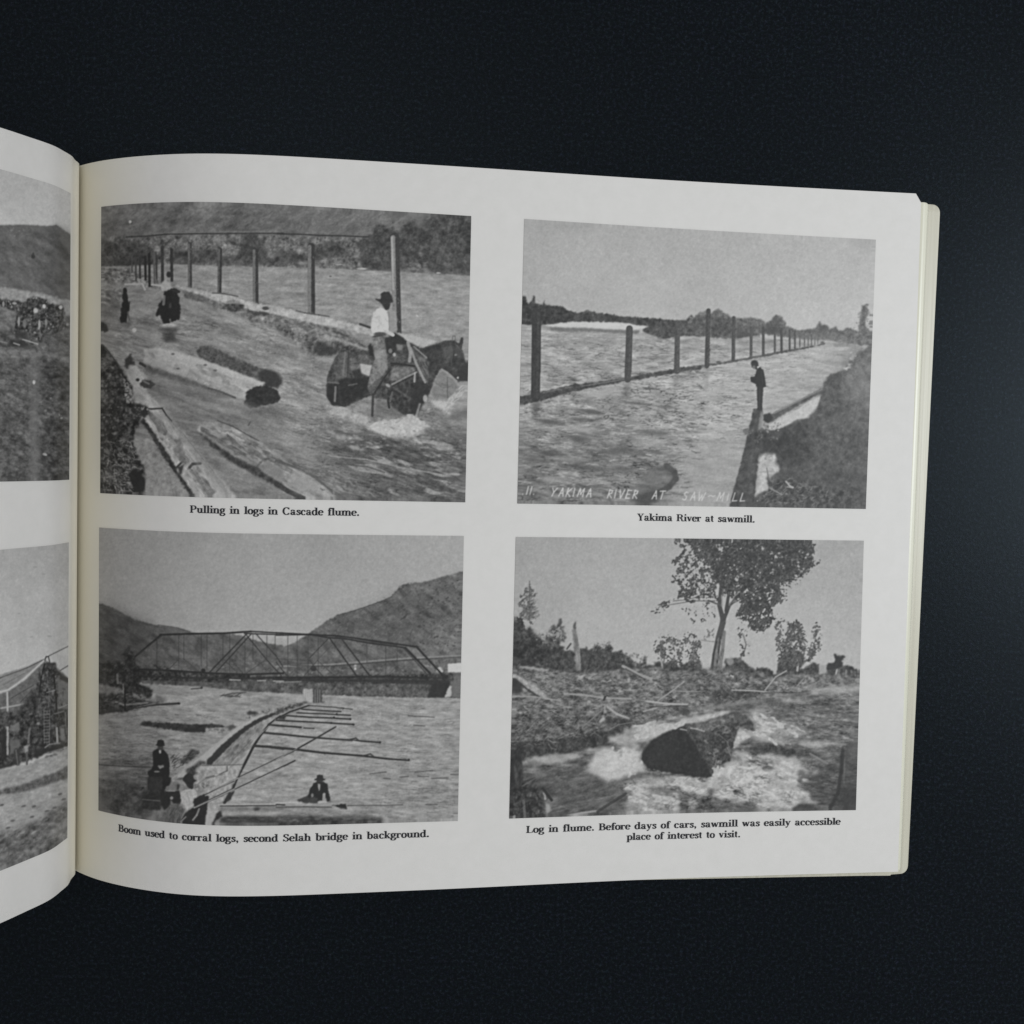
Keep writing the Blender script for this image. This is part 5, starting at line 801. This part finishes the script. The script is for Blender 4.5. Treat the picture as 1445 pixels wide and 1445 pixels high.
    c.poly([(60, 655), (135, 645), (150, 760), (155, 880), (140, 1000), (60, 1190), (48, 1190)], 58, 1, .6, tex=c.fbm(1.5, 3, 3, 88)*9); c.poly([(50, 1190), (60, 1000), (150, 900), (300, 960), (330, 1190)], 56, 2.5, 1.5, tex=c.fbm(2, 3)*16); c.line([(150, 910), (250, 880), (180, 1000)], 3, 62, .8); c.line([(320, 990), (330, 1040)], 3, 150); c.poly([(335, 1070), (365, 1080), (370, 1130), (340, 1180)], 150, 1.2, .8); c.line([(310, 960), (380, 1050)], 4, 52); c.line([(160, 1060), (170, 1180)], 4, 110, .7); c.line([(70, 1190), (90, 1175)], 3, 140)
    c.dabs([(60, 1000), (330, 960), (350, 1180), (60, 1190)], 90, (.6, 1.8), (40, 125), 1.8, 70, 40, .6)
    c.line([(500, 1172), (620, 1150), (740, 1135)], 2.6, 150); c.line([(740, 1140), (960, 1000)], 4, 62, .8); c.poly([(660, 1165), (740, 1145), (830, 1150), (820, 1170)], 58, 1.5, .8); c.line([(150, 940), (300, 850), (400, 800)], 2, 110, .6)
    c.finish(3.6); return c

def paint_camp():
    c = Print(-130, 232, 104, 690, 55)
    A = (0, 230, 6.283); B = (0, 400, 4.817); O = (0, 0, 1)
    yy = np.linspace(0, 1, c.H)[:, None]
    c.im[:] = 168+20*np.clip(yy*4, 0, 1)+c.fbm(14, 3)*2
    h = c.fbm(3, 4, 2, 40)*6
    c.T(*A)
    c.poly([(-830, 640), (-500, 600), (-250, 560), (0, 552), (200, 547), (420, 558), (495, 545), (560, 590), (700, 690), (700, 1300), (-830, 1300)], 103, .8, .4, tex=h)
    c.poly([(430, 600), (500, 560), (660, 660), (660, 1220), (520, 1200), (480, 1000), (450, 800)], 86, 6, tex=h, a=.8); c.poly([(480, 800), (510, 830), (520, 1000), (480, 1010)], 112, 4, a=.5)
    c.poly([(-830, 800), (0, 850), (180, 1000), (300, 1100), (0, 1100), (-830, 1050)], 112, 8, tex=h, a=.8)
    c.dabs([(60, 560), (300, 580), (200, 680), (60, 660)], 26, (.4, 1), (125, 150), 1.5, 0, 90, .6)
    c.ell(290, 828, 16, 20, 66); c.ell(292, 805, 9, 12, 74)
    c.poly([(-830, 1080), (0, 1100), (130, 1115), (330, 1150), (420, 1170), (560, 1210), (640, 1215), (640, 1480), (-830, 1480)], 148, 1.2, .6, tex=c.fbm(2, 3)*7)
    c.T(*B)
    gr = c.fbm(1.8, 4, 1.6, 20)*12
    c.poly([(-620, 250), (0, 200), (480, 220), (480, 1420), (-620, 1420)], 92, 2, 1, tex=gr)
    c.poly([(-620, 150), (0, 140), (120, 170), (130, 300), (0, 320), (-620, 330)], 116, 2, 1, tex=gr*.7)
    crowd = [(-620, 110), (0, 105), (80, 110), (160, 130), (215, 85), (300, 110), (340, 140), (430, 150), (440, 320), (300, 330), (270, 400), (180, 330), (90, 340), (120, 200), (0, 150), (-620, 160)]
    c.poly(crowd, 70, 1, 1.4, tex=c.fbm(1.3, 2)*20); c.dabs(crowd, 420, (.5, 1.6), (38, 120), 1.5, 90, 40, .8); c.dabs(crowd, 60, (.5, 1.3), (140, 190), 1.3, 80, 60, .9)
    for x, y, rx, ry, v in ((240, 185, 16, 18, 188), (297, 155, 11, 14, 195), (410, 162, 12, 14, 185), (125, 260, 8, 34, 150), (265, 280, 8, 34, 165), (165, 270, 14, 30, 118), (95, 135, 16, 8, 165), (20, 140, 8, 20, 150), (310, 265, 9, 24, 135), (455, 280, 9, 9, 140), (270, 350, 5, 40, 110)): c.ell(x, y, rx, ry, v, .9)
    c.poly([(60, 390), (160, 385), (180, 440), (60, 430)], 62, 1.5, 1, a=.9); c.line([(150, 380), (200, 395), (255, 412)], 1.5, 165); c.line([(90, 405), (130, 418)], 1.6, 155); c.line([(0, 395), (45, 405)], 1.4, 140); c.poly([(95, 340), (180, 330), (180, 365), (100, 365)], 66, 1.5, 1)
    c.poly([(-620, 430), (0, 440), (100, 450), (180, 460), (300, 470), (480, 490), (480, 540), (340, 500), (200, 480), (80, 520), (0, 540), (-620, 520)], 128, 3, 1, tex=gr*.7, a=.9)
    c.poly([(250, 560), (360, 540), (480, 600), (480, 1420), (280, 1420), (300, 1000)], 72, 9, tex=gr, a=.75); c.poly([(-620, 540), (60, 560), (120, 700), (60, 1000), (-620, 900)], 100, 10, tex=gr, a=.6)
    c.poly([(280, 840), (390, 760), (400, 900), (330, 930), (270, 900)], 104, 3, 1.5, tex=gr, a=.8); c.dabs([(260, 760), (400, 740), (440, 930), (280, 930)], 60, (.5, 1.3), (60, 150))
    c.poly([(205, 480), (265, 480), (262, 900), (258, 1420), (205, 1420), (200, 900)], 128, 3.5, a=.62)
    c.twigs([(-600, 560), (470, 560), (470, 1380), (-600, 1380)], 420, (2, 7), (.5, 1.1), (62, 128), -35, 40, .45)
    c.ell(228, 672, 9, 14, 190); c.ell(303, 1162, 16, 8, 165, .9, 20); c.ell(415, 915, 9, 7, 140)
    c.finish(3.6); return c

def paint_barn():
    c = Print(-130, 758, 104, 1240, 66)
    A = (0, 750, 5.352); B = (0, 1000, 5.475); O = (0, 0, 1)
    yy = np.linspace(0, 1, c.H)[:, None]
    c.im[:] = 160+24*np.clip(yy*2.5, 0, 1)+c.fbm(14, 3)*2.5
    c.T(*A)
    for x, y, r in ((140, 618, 8), (265, 268, 10), (325, 322, 9), (370, 790, 12), (235, 795, 8)): c.ell(x, y, r*1.5, r*.6, 140, .6)
    # barn
    c.poly([(-690, 1260), (0, 1225), (70, 1200), (200, 1110), (335, 965), (420, 1020), (525, 1120), (525, 1460), (-690, 1560)], 108, .8, .3, tex=c.fbm(2, 3)*6)
    c.poly([(-690, 1320), (0, 1080), (200, 1020), (335, 960), (180, 1110), (60, 1195), (0, 1215), (-690, 1400)], 134, .7, .2, tex=c.fbm(1.2, 3, 3, -35)*5)
    c.line([(-690, 1310), (0, 1105), (200, 1030), (340, 960)], 1.2, 84); c.line([(0, 1210), (60, 1195), (180, 1110), (335, 970)], 2.6, 176); c.line([(20, 1160), (180, 1070)], 1, 100, .7)
    c.line([(345, 950), (525, 860)], 1, 70); c.line([(450, 1050), (525, 1005)], 1.2, 78); c.line([(335, 975), (345, 945), (362, 945), (372, 985)], 1.4, 66)
    c.poly([(345, 990), (415, 988), (415, 1040), (525, 1120), (525, 1155), (440, 1110), (400, 1060), (340, 1060)], 66, .8, .6); c.poly([(440, 1120), (525, 1160), (525, 1300), (430, 1250)], 112, 1, .5)
    c.poly([(290, 1040), (420, 1000), (430, 1200), (430, 1460), (280, 1460), (270, 1200)], 76, 1.2, 1, tex=c.fbm(1.3, 3)*18); c.poly([(305, 1050), (330, 1050), (330, 1120), (305, 1120)], 120, .8)
    c.line([(335, 1000), (310, 1100), (290, 1250)], 2.2, 48); c.line([(400, 1050), (420, 1250), (425, 1445)], 2.2, 50); c.line([(350, 1060), (370, 1250), (345, 1445)], 1.6, 110, .8); c.line([(80, 1260), (250, 1160)], 1.2, 76); c.line([(150, 1290), (240, 1195)], 1, 82); c.line([(0, 1335), (195, 1300)], 2, 160); c.line([(52, 1215), (56, 1445)], 2.6, 172); c.line([(20, 1445), (60, 1370)], 2, 140)
    c.poly([(150, 1330), (240, 1190), (285, 1200), (290, 1460), (100, 1460)], 72, 2, 1, tex=c.fbm(1.5, 3)*12); c.dabs([(280, 1050), (430, 1050), (525, 1300), (525, 1440), (290, 1440)], 130, (.5, 1.5), (44, 135), 1.6, 60, 60, .7); c.line([(440, 1335), (525, 1300)], 1.6, 140); c.line([(350, 1215), (410, 1200)], 1.5, 145, .8)
    c.poly([(-690, 1360), (0, 1340), (20, 1440), (-690, 1500)], 84, 2, tex=c.fbm(1.5, 3)*14)
    c.T(*B)
    c.poly([(-700, 60), (530, 0), (530, 290), (350, 340), (200, 410), (0, 460), (-700, 560)], 72, 1.2, .6, tex=c.fbm(1.6, 3)*16)
    c.poly([(70, 130), (140, 110), (150, 170), (80, 180)], 118, 1, .6); c.poly([(70, 240), (150, 235), (145, 330), (75, 360)], 104, 1, .5); c.poly([(45, 140), (62, 140), (62, 360), (48, 360)], 168, .7, .2); c.poly([(5, 160), (45, 160), (45, 400), (5, 400)], 54, 1, .4); c.poly([(105, 310), (150, 300), (150, 440), (100, 440)], 70, 1, .8); c.line([(120, 320), (135, 440)], 2, 110, .8)
    c.poly([(180, 290), (210, 285), (215, 330), (195, 350)], 150, .8, .5); c.line([(205, 340), (205, 430)], 3, 96); c.line([(225, 160), (215, 260)], 3, 120, .8); c.ell(293, 115, 12, 11, 130)
    for i in range(11): y = 20+i*24; c.line([(335, y), (380, y-2)], 1.2, 125, .8)
    c.line([(335, 0), (340, 270)], 1.2, 118, .8); c.line([(382, 0), (378, 270)], 1.2, 118, .8); c.line([(435, 150), (440, 260)], 3, 150); c.poly([(460, 150), (495, 150), (500, 240), (465, 240)], 118, .8, .4); c.line([(500, 30), (510, 200)], 1.6, 120, .7); c.line([(420, 40), (490, 20)], 2, 120, .8)
    c.poly([(255, 320), (480, 270), (490, 300), (350, 345), (280, 390)], 60, 1.2, .8); c.line([(345, 300), (380, 275), (460, 265)], 1.8, 140, .8); c.poly([(-700, 520), (0, 440), (100, 420), (100, 440), (0, 470), (-700, 560)], 60, 1.2, .6)
    # ground
    c.poly([(-700, 560), (0, 465), (120, 450), (220, 430), (330, 375), (440, 320), (530, 300), (530, 1010), (400, 1110), (150, 1230), (-50, 1310), (-700, 1380)], 152, 1, .8, tex=c.fbm(2, 3, 2, -15)*7)
    c.dabs([(280, 400), (340, 350), (520, 290), (520, 330)], 20, (.5, 1.4), (85, 120), 2, -15, 15)
    c.poly([(-700, 760), (0, 630), (220, 570), (400, 500), (530, 440), (530, 540), (430, 565), (200, 640), (0, 665), (-700, 800)], 98, 1.4, 1, tex=c.fbm(1.6, 3)*10)
    c.poly([(-700, 1010), (0, 960), (120, 930), (300, 850), (340, 800), (440, 760), (530, 720), (530, 1010), (400, 1110), (200, 1200), (-700, 1400)], 102, 2.5, 1.6, tex=c.fbm(1.8, 4, 2, -25)*14)
    c.poly([(360, 960), (530, 860), (530, 910), (400, 980)], 150, 3, 1, a=.8); c.poly([(-300, 1290), (0, 1230), (200, 1170), (260, 1160), (100, 1250), (-100, 1330)], 140, 3, 1.2, a=.8); c.poly([(0, 1130), (90, 1090), (60, 1150), (0, 1190)], 138, 3, 1, a=.6)
    for x, y in ((245, 835), (95, 865), (360, 790), (420, 765), (260, 755), (460, 660), (490, 700), (180, 752), (60, 920), (10, 745)): c.ell(x, y, 18, 8, 88, .8, -15)
    c.twigs([(-600, 1000), (0, 980), (500, 760), (500, 1000), (-300, 1290)], 260, (2, 7), (.5, 1.1), (66, 145), -40, 40, .5)
    c.finish(3.6); return c

# ------------------------------------------------------------------ the surface the book lies on
n = 25; gx, gy = np.meshgrid(np.linspace(-900, 1100, n), np.linspace(-1000, 1000, n))
tag(mesh('tabletop', np.stack([gx, gy, 0*gx], -1).reshape(-1, 3), gridfaces(n, n), M_CLOTH), 'flat black felt-like surface with a fine speckle under the book', kind='structure')
# ------------------------------------------------------------------ the book
book = bpy.data.objects.new('open_book', None); COL.objects.link(book); book.empty_display_size = .05
tag(book, 'open landscape-format book of old black and white photographs lying on black felt', 'book')
HH = 108.0
xs = np.concatenate([np.linspace(0, 60, 60), np.linspace(61.5, 261.0, 110)]); ys = np.linspace(-HH, HH, 60)
def corner(x, y):           # the worn, clipped upper outer corner of the leaf
    c = at(1307, 287, 12)[:2]
    return x, np.minimum(y, HH-np.clip((x-259.6)/1.5, 0, 1)*3.0)
X, Y = np.meshgrid(xs, ys); X, Y = corner(X, Y); Z = ZR(X)
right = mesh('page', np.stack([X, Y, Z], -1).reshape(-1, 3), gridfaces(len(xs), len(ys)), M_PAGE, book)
tag(right, 'right-hand white page with four captioned photographs')
ts = np.linspace(0, LT[-1], 150); X, Y = np.meshgrid(ts, ys)
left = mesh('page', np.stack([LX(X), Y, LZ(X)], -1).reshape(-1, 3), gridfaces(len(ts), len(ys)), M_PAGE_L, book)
tag(left, 'left-hand white page curving up steeply from the gutter')

def prism(name, prof, y0, y1, mat, label, taper=None, ny=24):
    """a closed cross-section (x, z) carried along y"""
    prof = np.asarray(prof, float); k = len(prof); q = (1-np.cos(np.linspace(0, np.pi/2, 12)))*3.2
    yy = np.concatenate([y0+q, np.linspace(y0+3.4, y1-3.4, ny), (y1-q)[::-1]]); ny = len(yy); V = []; Fc = []
    for y in yy:
        for x, z in prof:
            dx = taper(x, y) if taper else 0
            V.append((x+dx, y, z))
    for j in range(ny-1):
        for i in range(k):
            a = j*k+i; b = j*k+(i+1) % k; Fc.append((a, b, b+k, a+k))
    o = mesh(name, V, Fc, mat, book, False)
    me = o.data
    import bmesh
    b = bmesh.new(); b.from_mesh(me); b.verts.ensure_lookup_table()
    b.faces.new([b.verts[i] for i in range(k)]); b.faces.new([b.verts[(ny-1)*k+i] for i in reversed(range(k))])
    bmesh.ops.recalc_face_normals(b, faces=b.faces); b.to_mesh(me); b.free()
    o['label'] = label; return o
# right-hand block of leaves: a cream fore-edge that fans out, over a lower beige group of leaves pushed a little further out
px = np.concatenate([np.linspace(.8, 60, 40), np.linspace(62, 260.6, 60)])
zE = ZR(261.0)
xi = at(1297, 600, zE-1.2)[0]                    # where the cream edge meets the lower leaves
xo = at(1311.5, 600, 5.0)[0]                     # outermost edge
top = [(x, ZR(x)-.25) for x in px]
low = [(x, max(ZR(x)-4.5, 8.2) if x > 30 else ZR(x)-2.0) for x in px[::-1]]
def rounded(k, x_in, y0, y1, r):
    """the outer corners are worn round; the outer edge leans a little against the spine"""
    def f(x, y):
        if x < x_in: return 0
        e = min(y-y0, y1-y); c = r-math.sqrt(max(r*r-(r-min(e, r))**2, 0)) if e < r else 0
        return k*(y-26)/108-c*min(1, (x-x_in)/2.0)
    return f
ya, yb = -HH+.05, at(1300, 287, zE-2)[1]
prism('page_block', top+[(261.3, zE-.22), (261.9, zE-.32), (262.5, zE-.48), (xi-.35, zE-.75), (xi, zE-1.3), (xi, zE-3.0)]+low, ya, yb, M_EDGE, 'cream cut edges of the upper leaves', rounded(.75, 261.2, ya, yb, .8), 60)
ya, yb = at(1275, 1233.2, 6)[1], at(1315, 288.5, 6)[1]
prism('page_block', [(6, 14), (20, 22), (60, 24), (120, 18), (200, 12), (250, 8.2), (xi-.4, 7.8), (xi+1.2, 7.0), (xo-.5, 6.0), (xo, 4.8), (xo-.2, 1.6), (6, 1.6)], ya, yb, M_EDGE2, 'beige lower leaves showing past the fore-edge', rounded(1.5, xi-1, ya, yb, 2.6), 90)
prism('cover', [(-3, .2), (xo-1.2, .2), (xo-1.2, 1.4), (-3, 1.4)], -HH+3, HH-5, M_COVER, 'cream card cover under the leaves')
lt = np.linspace(6, LT[-1]-.3, 90); dx = np.gradient(LX(lt), lt); dz = np.gradient(LZ(lt), lt)
off = lambda d: np.stack([LX(lt)-dz*d, LZ(lt)+dx*d], 1)
inn = off(.3); out = off(7.0); out[:, 1] = np.maximum(out[:, 1], .6)
prism('page_block', np.concatenate([inn, out[::-1]]), -HH+.1, HH-.1, M_EDGE, 'cream cut edges of the left-hand leaves')

def printed(pic, quad, side, label, nu, nv):
    """lay a painted picture on the page as a sheet of ink a hair above the paper"""
    if side == 'R':
        q = on_right(quad)[:, :2]                           # TL TR BR BL
    else:
        q = np.array(quad)                                  # (t, y) on the left leaf
    u, v = np.meshgrid(np.linspace(0, 1, nu), np.linspace(0, 1, nv)); u = u[..., None]; v = v[..., None]
    B = lambda u, v: (q[0]*(1-u)+q[1]*u)*(1-v)+(q[3]*(1-u)+q[2]*u)*v
    def P3(p):
        if side == 'R': return np.stack([p[..., 0], p[..., 1], ZR(p[..., 0])], -1).reshape(-1, 3)
        return np.stack([LX(p[..., 0]), p[..., 1], LZ(p[..., 0])], -1).reshape(-1, 3)
    V = P3(B(u, v)); S = P3(B(np.clip(u, .007, .993), np.clip(v, .008, .992)))
    if side == 'R': V[:, 2] += .14
    else:
        t = B(u, v)[..., 0].ravel(); e = .01; nx = LZ(t+e)-LZ(t-e); nz = -(LX(t+e)-LX(t-e)); L = np.hypot(nx, nz); V[:, 0] += .14*nx/L; V[:, 2] += .14*nz/L
    o = mesh('printed_photograph', V, gridfaces(nu, nv)[:, ::-1], M_PRINT, right if side == 'R' else left)
    a, b = project(S); g = pic.sample(a, b)/255.0
    if side == 'L':                                          # beyond the painted part the picture just runs on
        g = np.where(a < pic.x0, g[np.argmin(np.abs(a-pic.x0))]*0+g, g)
    g = np.where(g <= .04045, g/12.92, ((g+.055)/1.055)**2.4)
    g = np.clip((g-INK_OFF)*INK_GAIN, .004, .78)
    ca = o.data.color_attributes.new('ink', 'FLOAT_COLOR', 'POINT')
    ca.data.foreach_set('color', np.stack([g*1.025, g*.983, g*.945, np.ones_like(g)], 1).astype(np.float32).ravel())
    o['label'] = label; return o
INK_GAIN, INK_OFF = 1.32, .010
printed(paint_flume(), [(143, 292), (665, 305), (656.5, 708.8), (141.5, 695.8)], 'R', 'printed photograph of a rider on a dark horse beside logs in a river', 520, 410)
printed(paint_river(), [(740, 309), (1235.8, 338.3), (1221.6, 718.2), (730, 710.6)], 'R', 'printed photograph of a wide river with a line of posts and a standing man', 495, 400)
printed(paint_boom(), [(140, 744.3), (654.5, 756.3), (646, 1158.3), (139, 1143.4)], 'R', 'printed photograph of a truss bridge behind a log boom with seated men', 520, 410)
printed(paint_log(), [(728, 757.7), (1218.8, 763), (1207.6, 1143), (718.5, 1155)], 'R', 'printed photograph of a great dark log in white rapids under a tree', 490, 390)
def left_t(pxl):
    t = np.linspace(0, LT[-1], 4000); a, b = project(np.stack([LX(t), 0*t, LZ(t)], 1)); k = np.argmax(LZ(t) > 19); return t[k+np.argmax(a[k:] < pxl)]
ta, tb = left_t(96.8), left_t(-118)
printed(paint_camp(), [(tb, 96.98), (ta, 96.98), (ta, 13.48), (tb, 13.48)], 'L', 'printed photograph of a crowd below a bare hill', 260, 420)
printed(paint_barn(), [(tb, -5.02), (ta, -5.02), (ta, -93.31), (tb, -93.31)], 'L', 'printed photograph of a gabled barn with a ladder', 260, 440)

# ------------------------------------------------------------------ captions, in a bold old-style roman drawn stroke by stroke
TH, TN = .32, .12                                           # thick and thin strokes, in x-heights
def arc(cx, cy, rx, ry, a0, a1, n=14):
    a = np.radians(np.linspace(a0, a1, n)); return np.stack([cx+rx*np.cos(a), cy+ry*np.sin(a)], 1)
def stem(x, y0, y1, bl=1, br=1, tl=1, tr=0):
    s = [('p', [(x, y0), (x, y1)])]
    w = .30
    if bl or br: s.append(('s', [(x-w*bl, y0+.05), (x+w*br, y0+.05)]))
    if tl or tr: s.append(('s', [(x-w*tl, y1-.06), (x+w*tr, y1-.06)]))
    return s
def dot(x, y, r=.17): return ('d', [(x, y, r)])
G = {
 'a': (.98, [('p', [(.66, .68), (.66, .16), (.76, .04), (.92, .08)]), ('p', np.concatenate([arc(.42, .70, .26, .26, 150, 10)])), dot(.2, .76, .13), ('p', [(.62, .56), (.36, .50), (.18, .38), (.17, .2), (.3, .05), (.46, .06), (.62, .22)])]),
 'b': (1.02, stem(.24, .02, 1.5, 0, 0)+[('p', arc(.52, .5, .33, .47, 150, -150, 18))]),
 'c': (.86, [('p', arc(.46, .5, .33, .46, 48, 318, 18)), dot(.68, .78, .14)]),
 'd': (1.06, [('p', arc(.46, .5, .33, .47, 30, 330, 18))]+stem(.76, .03, 1.5, 0, 1)),
 'e': (.88, [('p', arc(.45, .5, .33, .46, 5, 322, 20)), ('s', [(.14, .53), (.78, .53)])]),
 'f': (.66, [('p', np.concatenate([[(.3, .03), (.3, 1.15)], arc(.52, 1.2, .22, .26, 170, 60, 6)])), dot(.68, 1.34, .13), ('s', [(.02, .95), (.6, .95)]), ('s', [(.04, .05), (.58, .05)])]),
 'g': (.94, [('p', arc(.42, .66, .27, .31, 0, 360, 18)), ('s', [(.62, .86), (.8, .97), (.92, .92)]), ('p', [(.28, .38), (.18, .26), (.24, .14), (.5, .1), (.76, .04), (.82, -.14), (.66, -.34), (.4, -.4), (.14, -.32), (.08, -.16), (.22, .04)])]),
 'h': (1.12, stem(.24, .03, 1.5)+[('p', np.concatenate([[(.28, .7)], arc(.55, .68, .28, .28, 140, 10, 7), [(.83, .03)]])), ('s', [(.58, .05), (1.08, .05)])]),
 'i': (.56, stem(.28, .03, .98)+[dot(.27, 1.34, .17)]),
 'k': (1.06, stem(.24, .03, 1.5)+[('s', [(.8, .93), (.3, .42)]), ('p', [(.46, .58), (.86, .05)]), ('s', [(.6, .94), (1.0, .94)]), ('s', [(.66, .05), (1.06, .05)])]),
 'l': (.56, stem(.28, .03, 1.5)),
 'm': (1.66, stem(.24, .03, .98)+[('p', np.concatenate([[(.28, .7)], arc(.54, .68, .26, .28, 140, 10, 7), [(.8, .03)]])), ('p', np.concatenate([[(.84, .7)], arc(1.1, .68, .26, .28, 140, 10, 7), [(1.36, .03)]])), ('s', [(.56, .05), (1.02, .05)]), ('s', [(1.12, .05), (1.6, .05)])]),
 'n': (1.12, stem(.24, .03, .98)+[('p', np.concatenate([[(.28, .7)], arc(.55, .68, .28, .28, 140, 10, 7), [(.83, .03)]])), ('s', [(.58, .05), (1.08, .05)])]),
 'o': (.94, [('p', arc(.47, .5, .33, .46, 0, 360, 22))]),
 'p': (1.02, stem(.24, -.42, .98)+[('p', arc(.54, .5, .33, .46, 150, -150, 18))]),
 'r': (.82, stem(.24, .03, .98)+[('s', [(.28, .66), (.46, .9), (.62, .94)]), dot(.66, .84, .14)]),
 's': (.76, [('p', [(.62, .74), (.58, .9), (.38, .96), (.2, .86), (.2, .68), (.4, .54), (.58, .42), (.62, .24), (.48, .07), (.26, .05), (.12, .22)]), ('s', [(.63, .68), (.63, .96)]), ('s', [(.11, .04), (.11, .34)])]),
 't': (.64, [('p', [(.28, 1.25), (.28, .22), (.38, .06), (.56, .1)]), ('s', [(.02, .93), (.56, .93)])]),
 'u': (1.1, [('p', [(.24, .95), (.24, .3), (.38, .08), (.56, .08), (.76, .28)]), ('s', [(.0, .93), (.28, .93)])]+stem(.8, .03, .97, 0, 1)),
 'v': (.96, [('p', [(.2, .93), (.5, .06)]), ('s', [(.5, .06), (.78, .93)]), ('s', [(0, .93), (.42, .93)]), ('s', [(.6, .93), (.96, .93)])]),
 'w': (1.38, [('p', [(.18, .93), (.46, .06)]), ('s', [(.46, .06), (.68, .88)]), ('p', [(.66, .93), (.94, .06)]), ('s', [(.94, .06), (1.2, .93)]), ('s', [(0, .93), (.4, .93)]), ('s', [(1.02, .93), (1.38, .93)])]),
 'y': (.98, [('p', [(.2, .93), (.52, .1)]), ('s', [(.78, .93), (.5, .04), (.34, -.3), (.2, -.38)]), dot(.18, -.3, .13), ('s', [(0, .93), (.42, .93)]), ('s', [(.6, .93), (.98, .93)])]),
 'P': (1.22, stem(.3, .03, 1.45)+[('p', np.concatenate([[(.3, 1.38), (.6, 1.38)], arc(.66, 1.04, .36, .34, 80, -80, 10), [(.32, .7)]]))]),
 'C': (1.28, [('p', arc(.66, .73, .5, .69, 42, 318, 22)), ('s', [(1.08, 1.02), (1.08, 1.42)]), ('s', [(1.06, .06), (1.08, .4)])]),
 'Y': (1.28, [('p', [(.26, 1.38), (.66, .68), (.66, .03)]), ('s', [(.66, .68), (1.04, 1.38)]), ('s', [(.02, 1.39), (.56, 1.39)]), ('s', [(.8, 1.39), (1.26, 1.39)]), ('s', [(.38, .05), (.94, .05)])]),
 'R': (1.36, stem(.3, .03, 1.45)+[('p', np.concatenate([[(.3, 1.38), (.62, 1.38)], arc(.66, 1.06, .34, .32, 80, -80, 10), [(.32, .74)]])), ('p', [(.68, .72), (.96, .5), (1.02, .12), (1.2, .04), (1.32, .12)])]),
 'B': (1.24, stem(.3, .03, 1.45)+[('p', np.concatenate([[(.3, 1.38), (.6, 1.38)], arc(.62, 1.07, .32, .31, 80, -80, 10), [(.32, .76)]])), ('p', np.concatenate([[(.5, .76)], arc(.66, .41, .38, .35, 80, -80, 10), [(.3, .06)]]))]),
 'S': (1.06, [('p', [(.86, 1.1), (.8, 1.32), (.54, 1.41), (.26, 1.3), (.2, 1.04), (.42, .84), (.74, .66), (.9, .4), (.76, .12), (.46, .04), (.14, .3)]), ('s', [(.88, 1.0), (.88, 1.42)]), ('s', [(.12, .02), (.12, .44)])]),
 'L': (1.16, stem(.3, .03, 1.45, 1, 1, 1, 1)+[('s', [(.3, .06), (1.02, .06), (1.06, .42)])]),
 '.': (.5, [dot(.24, .14, .17)]), ',': (.5, [dot(.24, .14, .17), ('s', [(.36, .12), (.3, -.1), (.14, -.26)])]), ' ': (.72, []),
}
def ribbons(txt):
    """polygons (quads) in caption units, plus the length of the line"""
    Q = []; x = 0
    for ch in txt:
        adv, st = G[ch]
        for kind, p in st:
            p = np.asarray(p, float)
            if kind == 'd':
                cx, cy, r = p[0]; a = arc(cx, cy, r, r, 0, 360, 13)[:-1]
                for i in range(1, 11, 2): Q.append([a[0], a[i], a[i+1], a[(i+2) % 12]])
                Q = [[np.array([q[0]+x*0, q[1]]) for q in f] for f in Q[:-5]]+[[np.array(q) for q in f] for f in Q[-5:]]
                for f in Q[-5:]:
                    for q in f: q[0] += x
                continue
            d = np.diff(p, axis=0); L = np.hypot(*d.T)+1e-9; t = d/L[:, None]
            tn = np.concatenate([t[:1], (t[:-1]+t[1:]), t[-1:]]); tn /= np.hypot(*tn.T)[:, None]+1e-9
            w = np.full(len(p), TN) if kind == 's' else TN+(TH-TN)*np.abs(tn[:, 1])**1.4
            nr = np.stack([-tn[:, 1], tn[:, 0]], 1)*w[:, None]/2
            a = p+nr; b = p-nr; a[:, 0] += x; b[:, 0] += x
            for i in range(len(p)-1): Q.append([a[i], b[i], b[i+1], a[i+1]])
        x += adv
    return np.array(Q), x
SX = np.linspace(0, 270, 2701); SA = np.concatenate([[0], np.cumsum(np.hypot(np.diff(SX), np.diff(ZR(SX))))])
def caption(lines, label):
    V = []; Fc = []
    for txt, p0, p1, xh in lines:
        Q, L = ribbons(txt); w = on_right([p0, p1]); s0, s1 = np.interp(w[:, 0], SX, SA); y0, y1 = w[:, 1]
        k = (s1-s0)/L; ky = xh
        for q in Q:
            b = len(V)
            for gx, gy in q:
                s = s0+gx*k; x = np.interp(s, SA, SX); V.append((x, y0+(y1-y0)*gx/L+gy*ky, ZR(x)+.12))
            Fc.append((b, b+1, b+2, b+3))
    o = mesh('caption', V, Fc, M_INK, right, False); o['label'] = label; return o
caption([('Pulling in logs in Cascade flume.', (268, 723.6), (507.5, 728), 1.5)], 'caption reading Pulling in logs in Cascade flume.')
caption([('Yakima River at sawmill.', (899, 734.6), (1065.5, 737.5), 1.5)], 'caption reading Yakima River at sawmill.')
caption([('Boom used to corral logs, second Selah bridge in background.', (167, 1173), (606, 1181), 1.5)], 'caption reading Boom used to corral logs, second Selah bridge in background.')
caption([('Log in flume. Before days of cars, sawmill was easily accessible', (742.5, 1175.5), (1186, 1163.6), 1.5), ('place of interest to visit.', (884.5, 1185.6), (1045, 1181.4), 1.5)], 'two-line caption about the log in the flume')
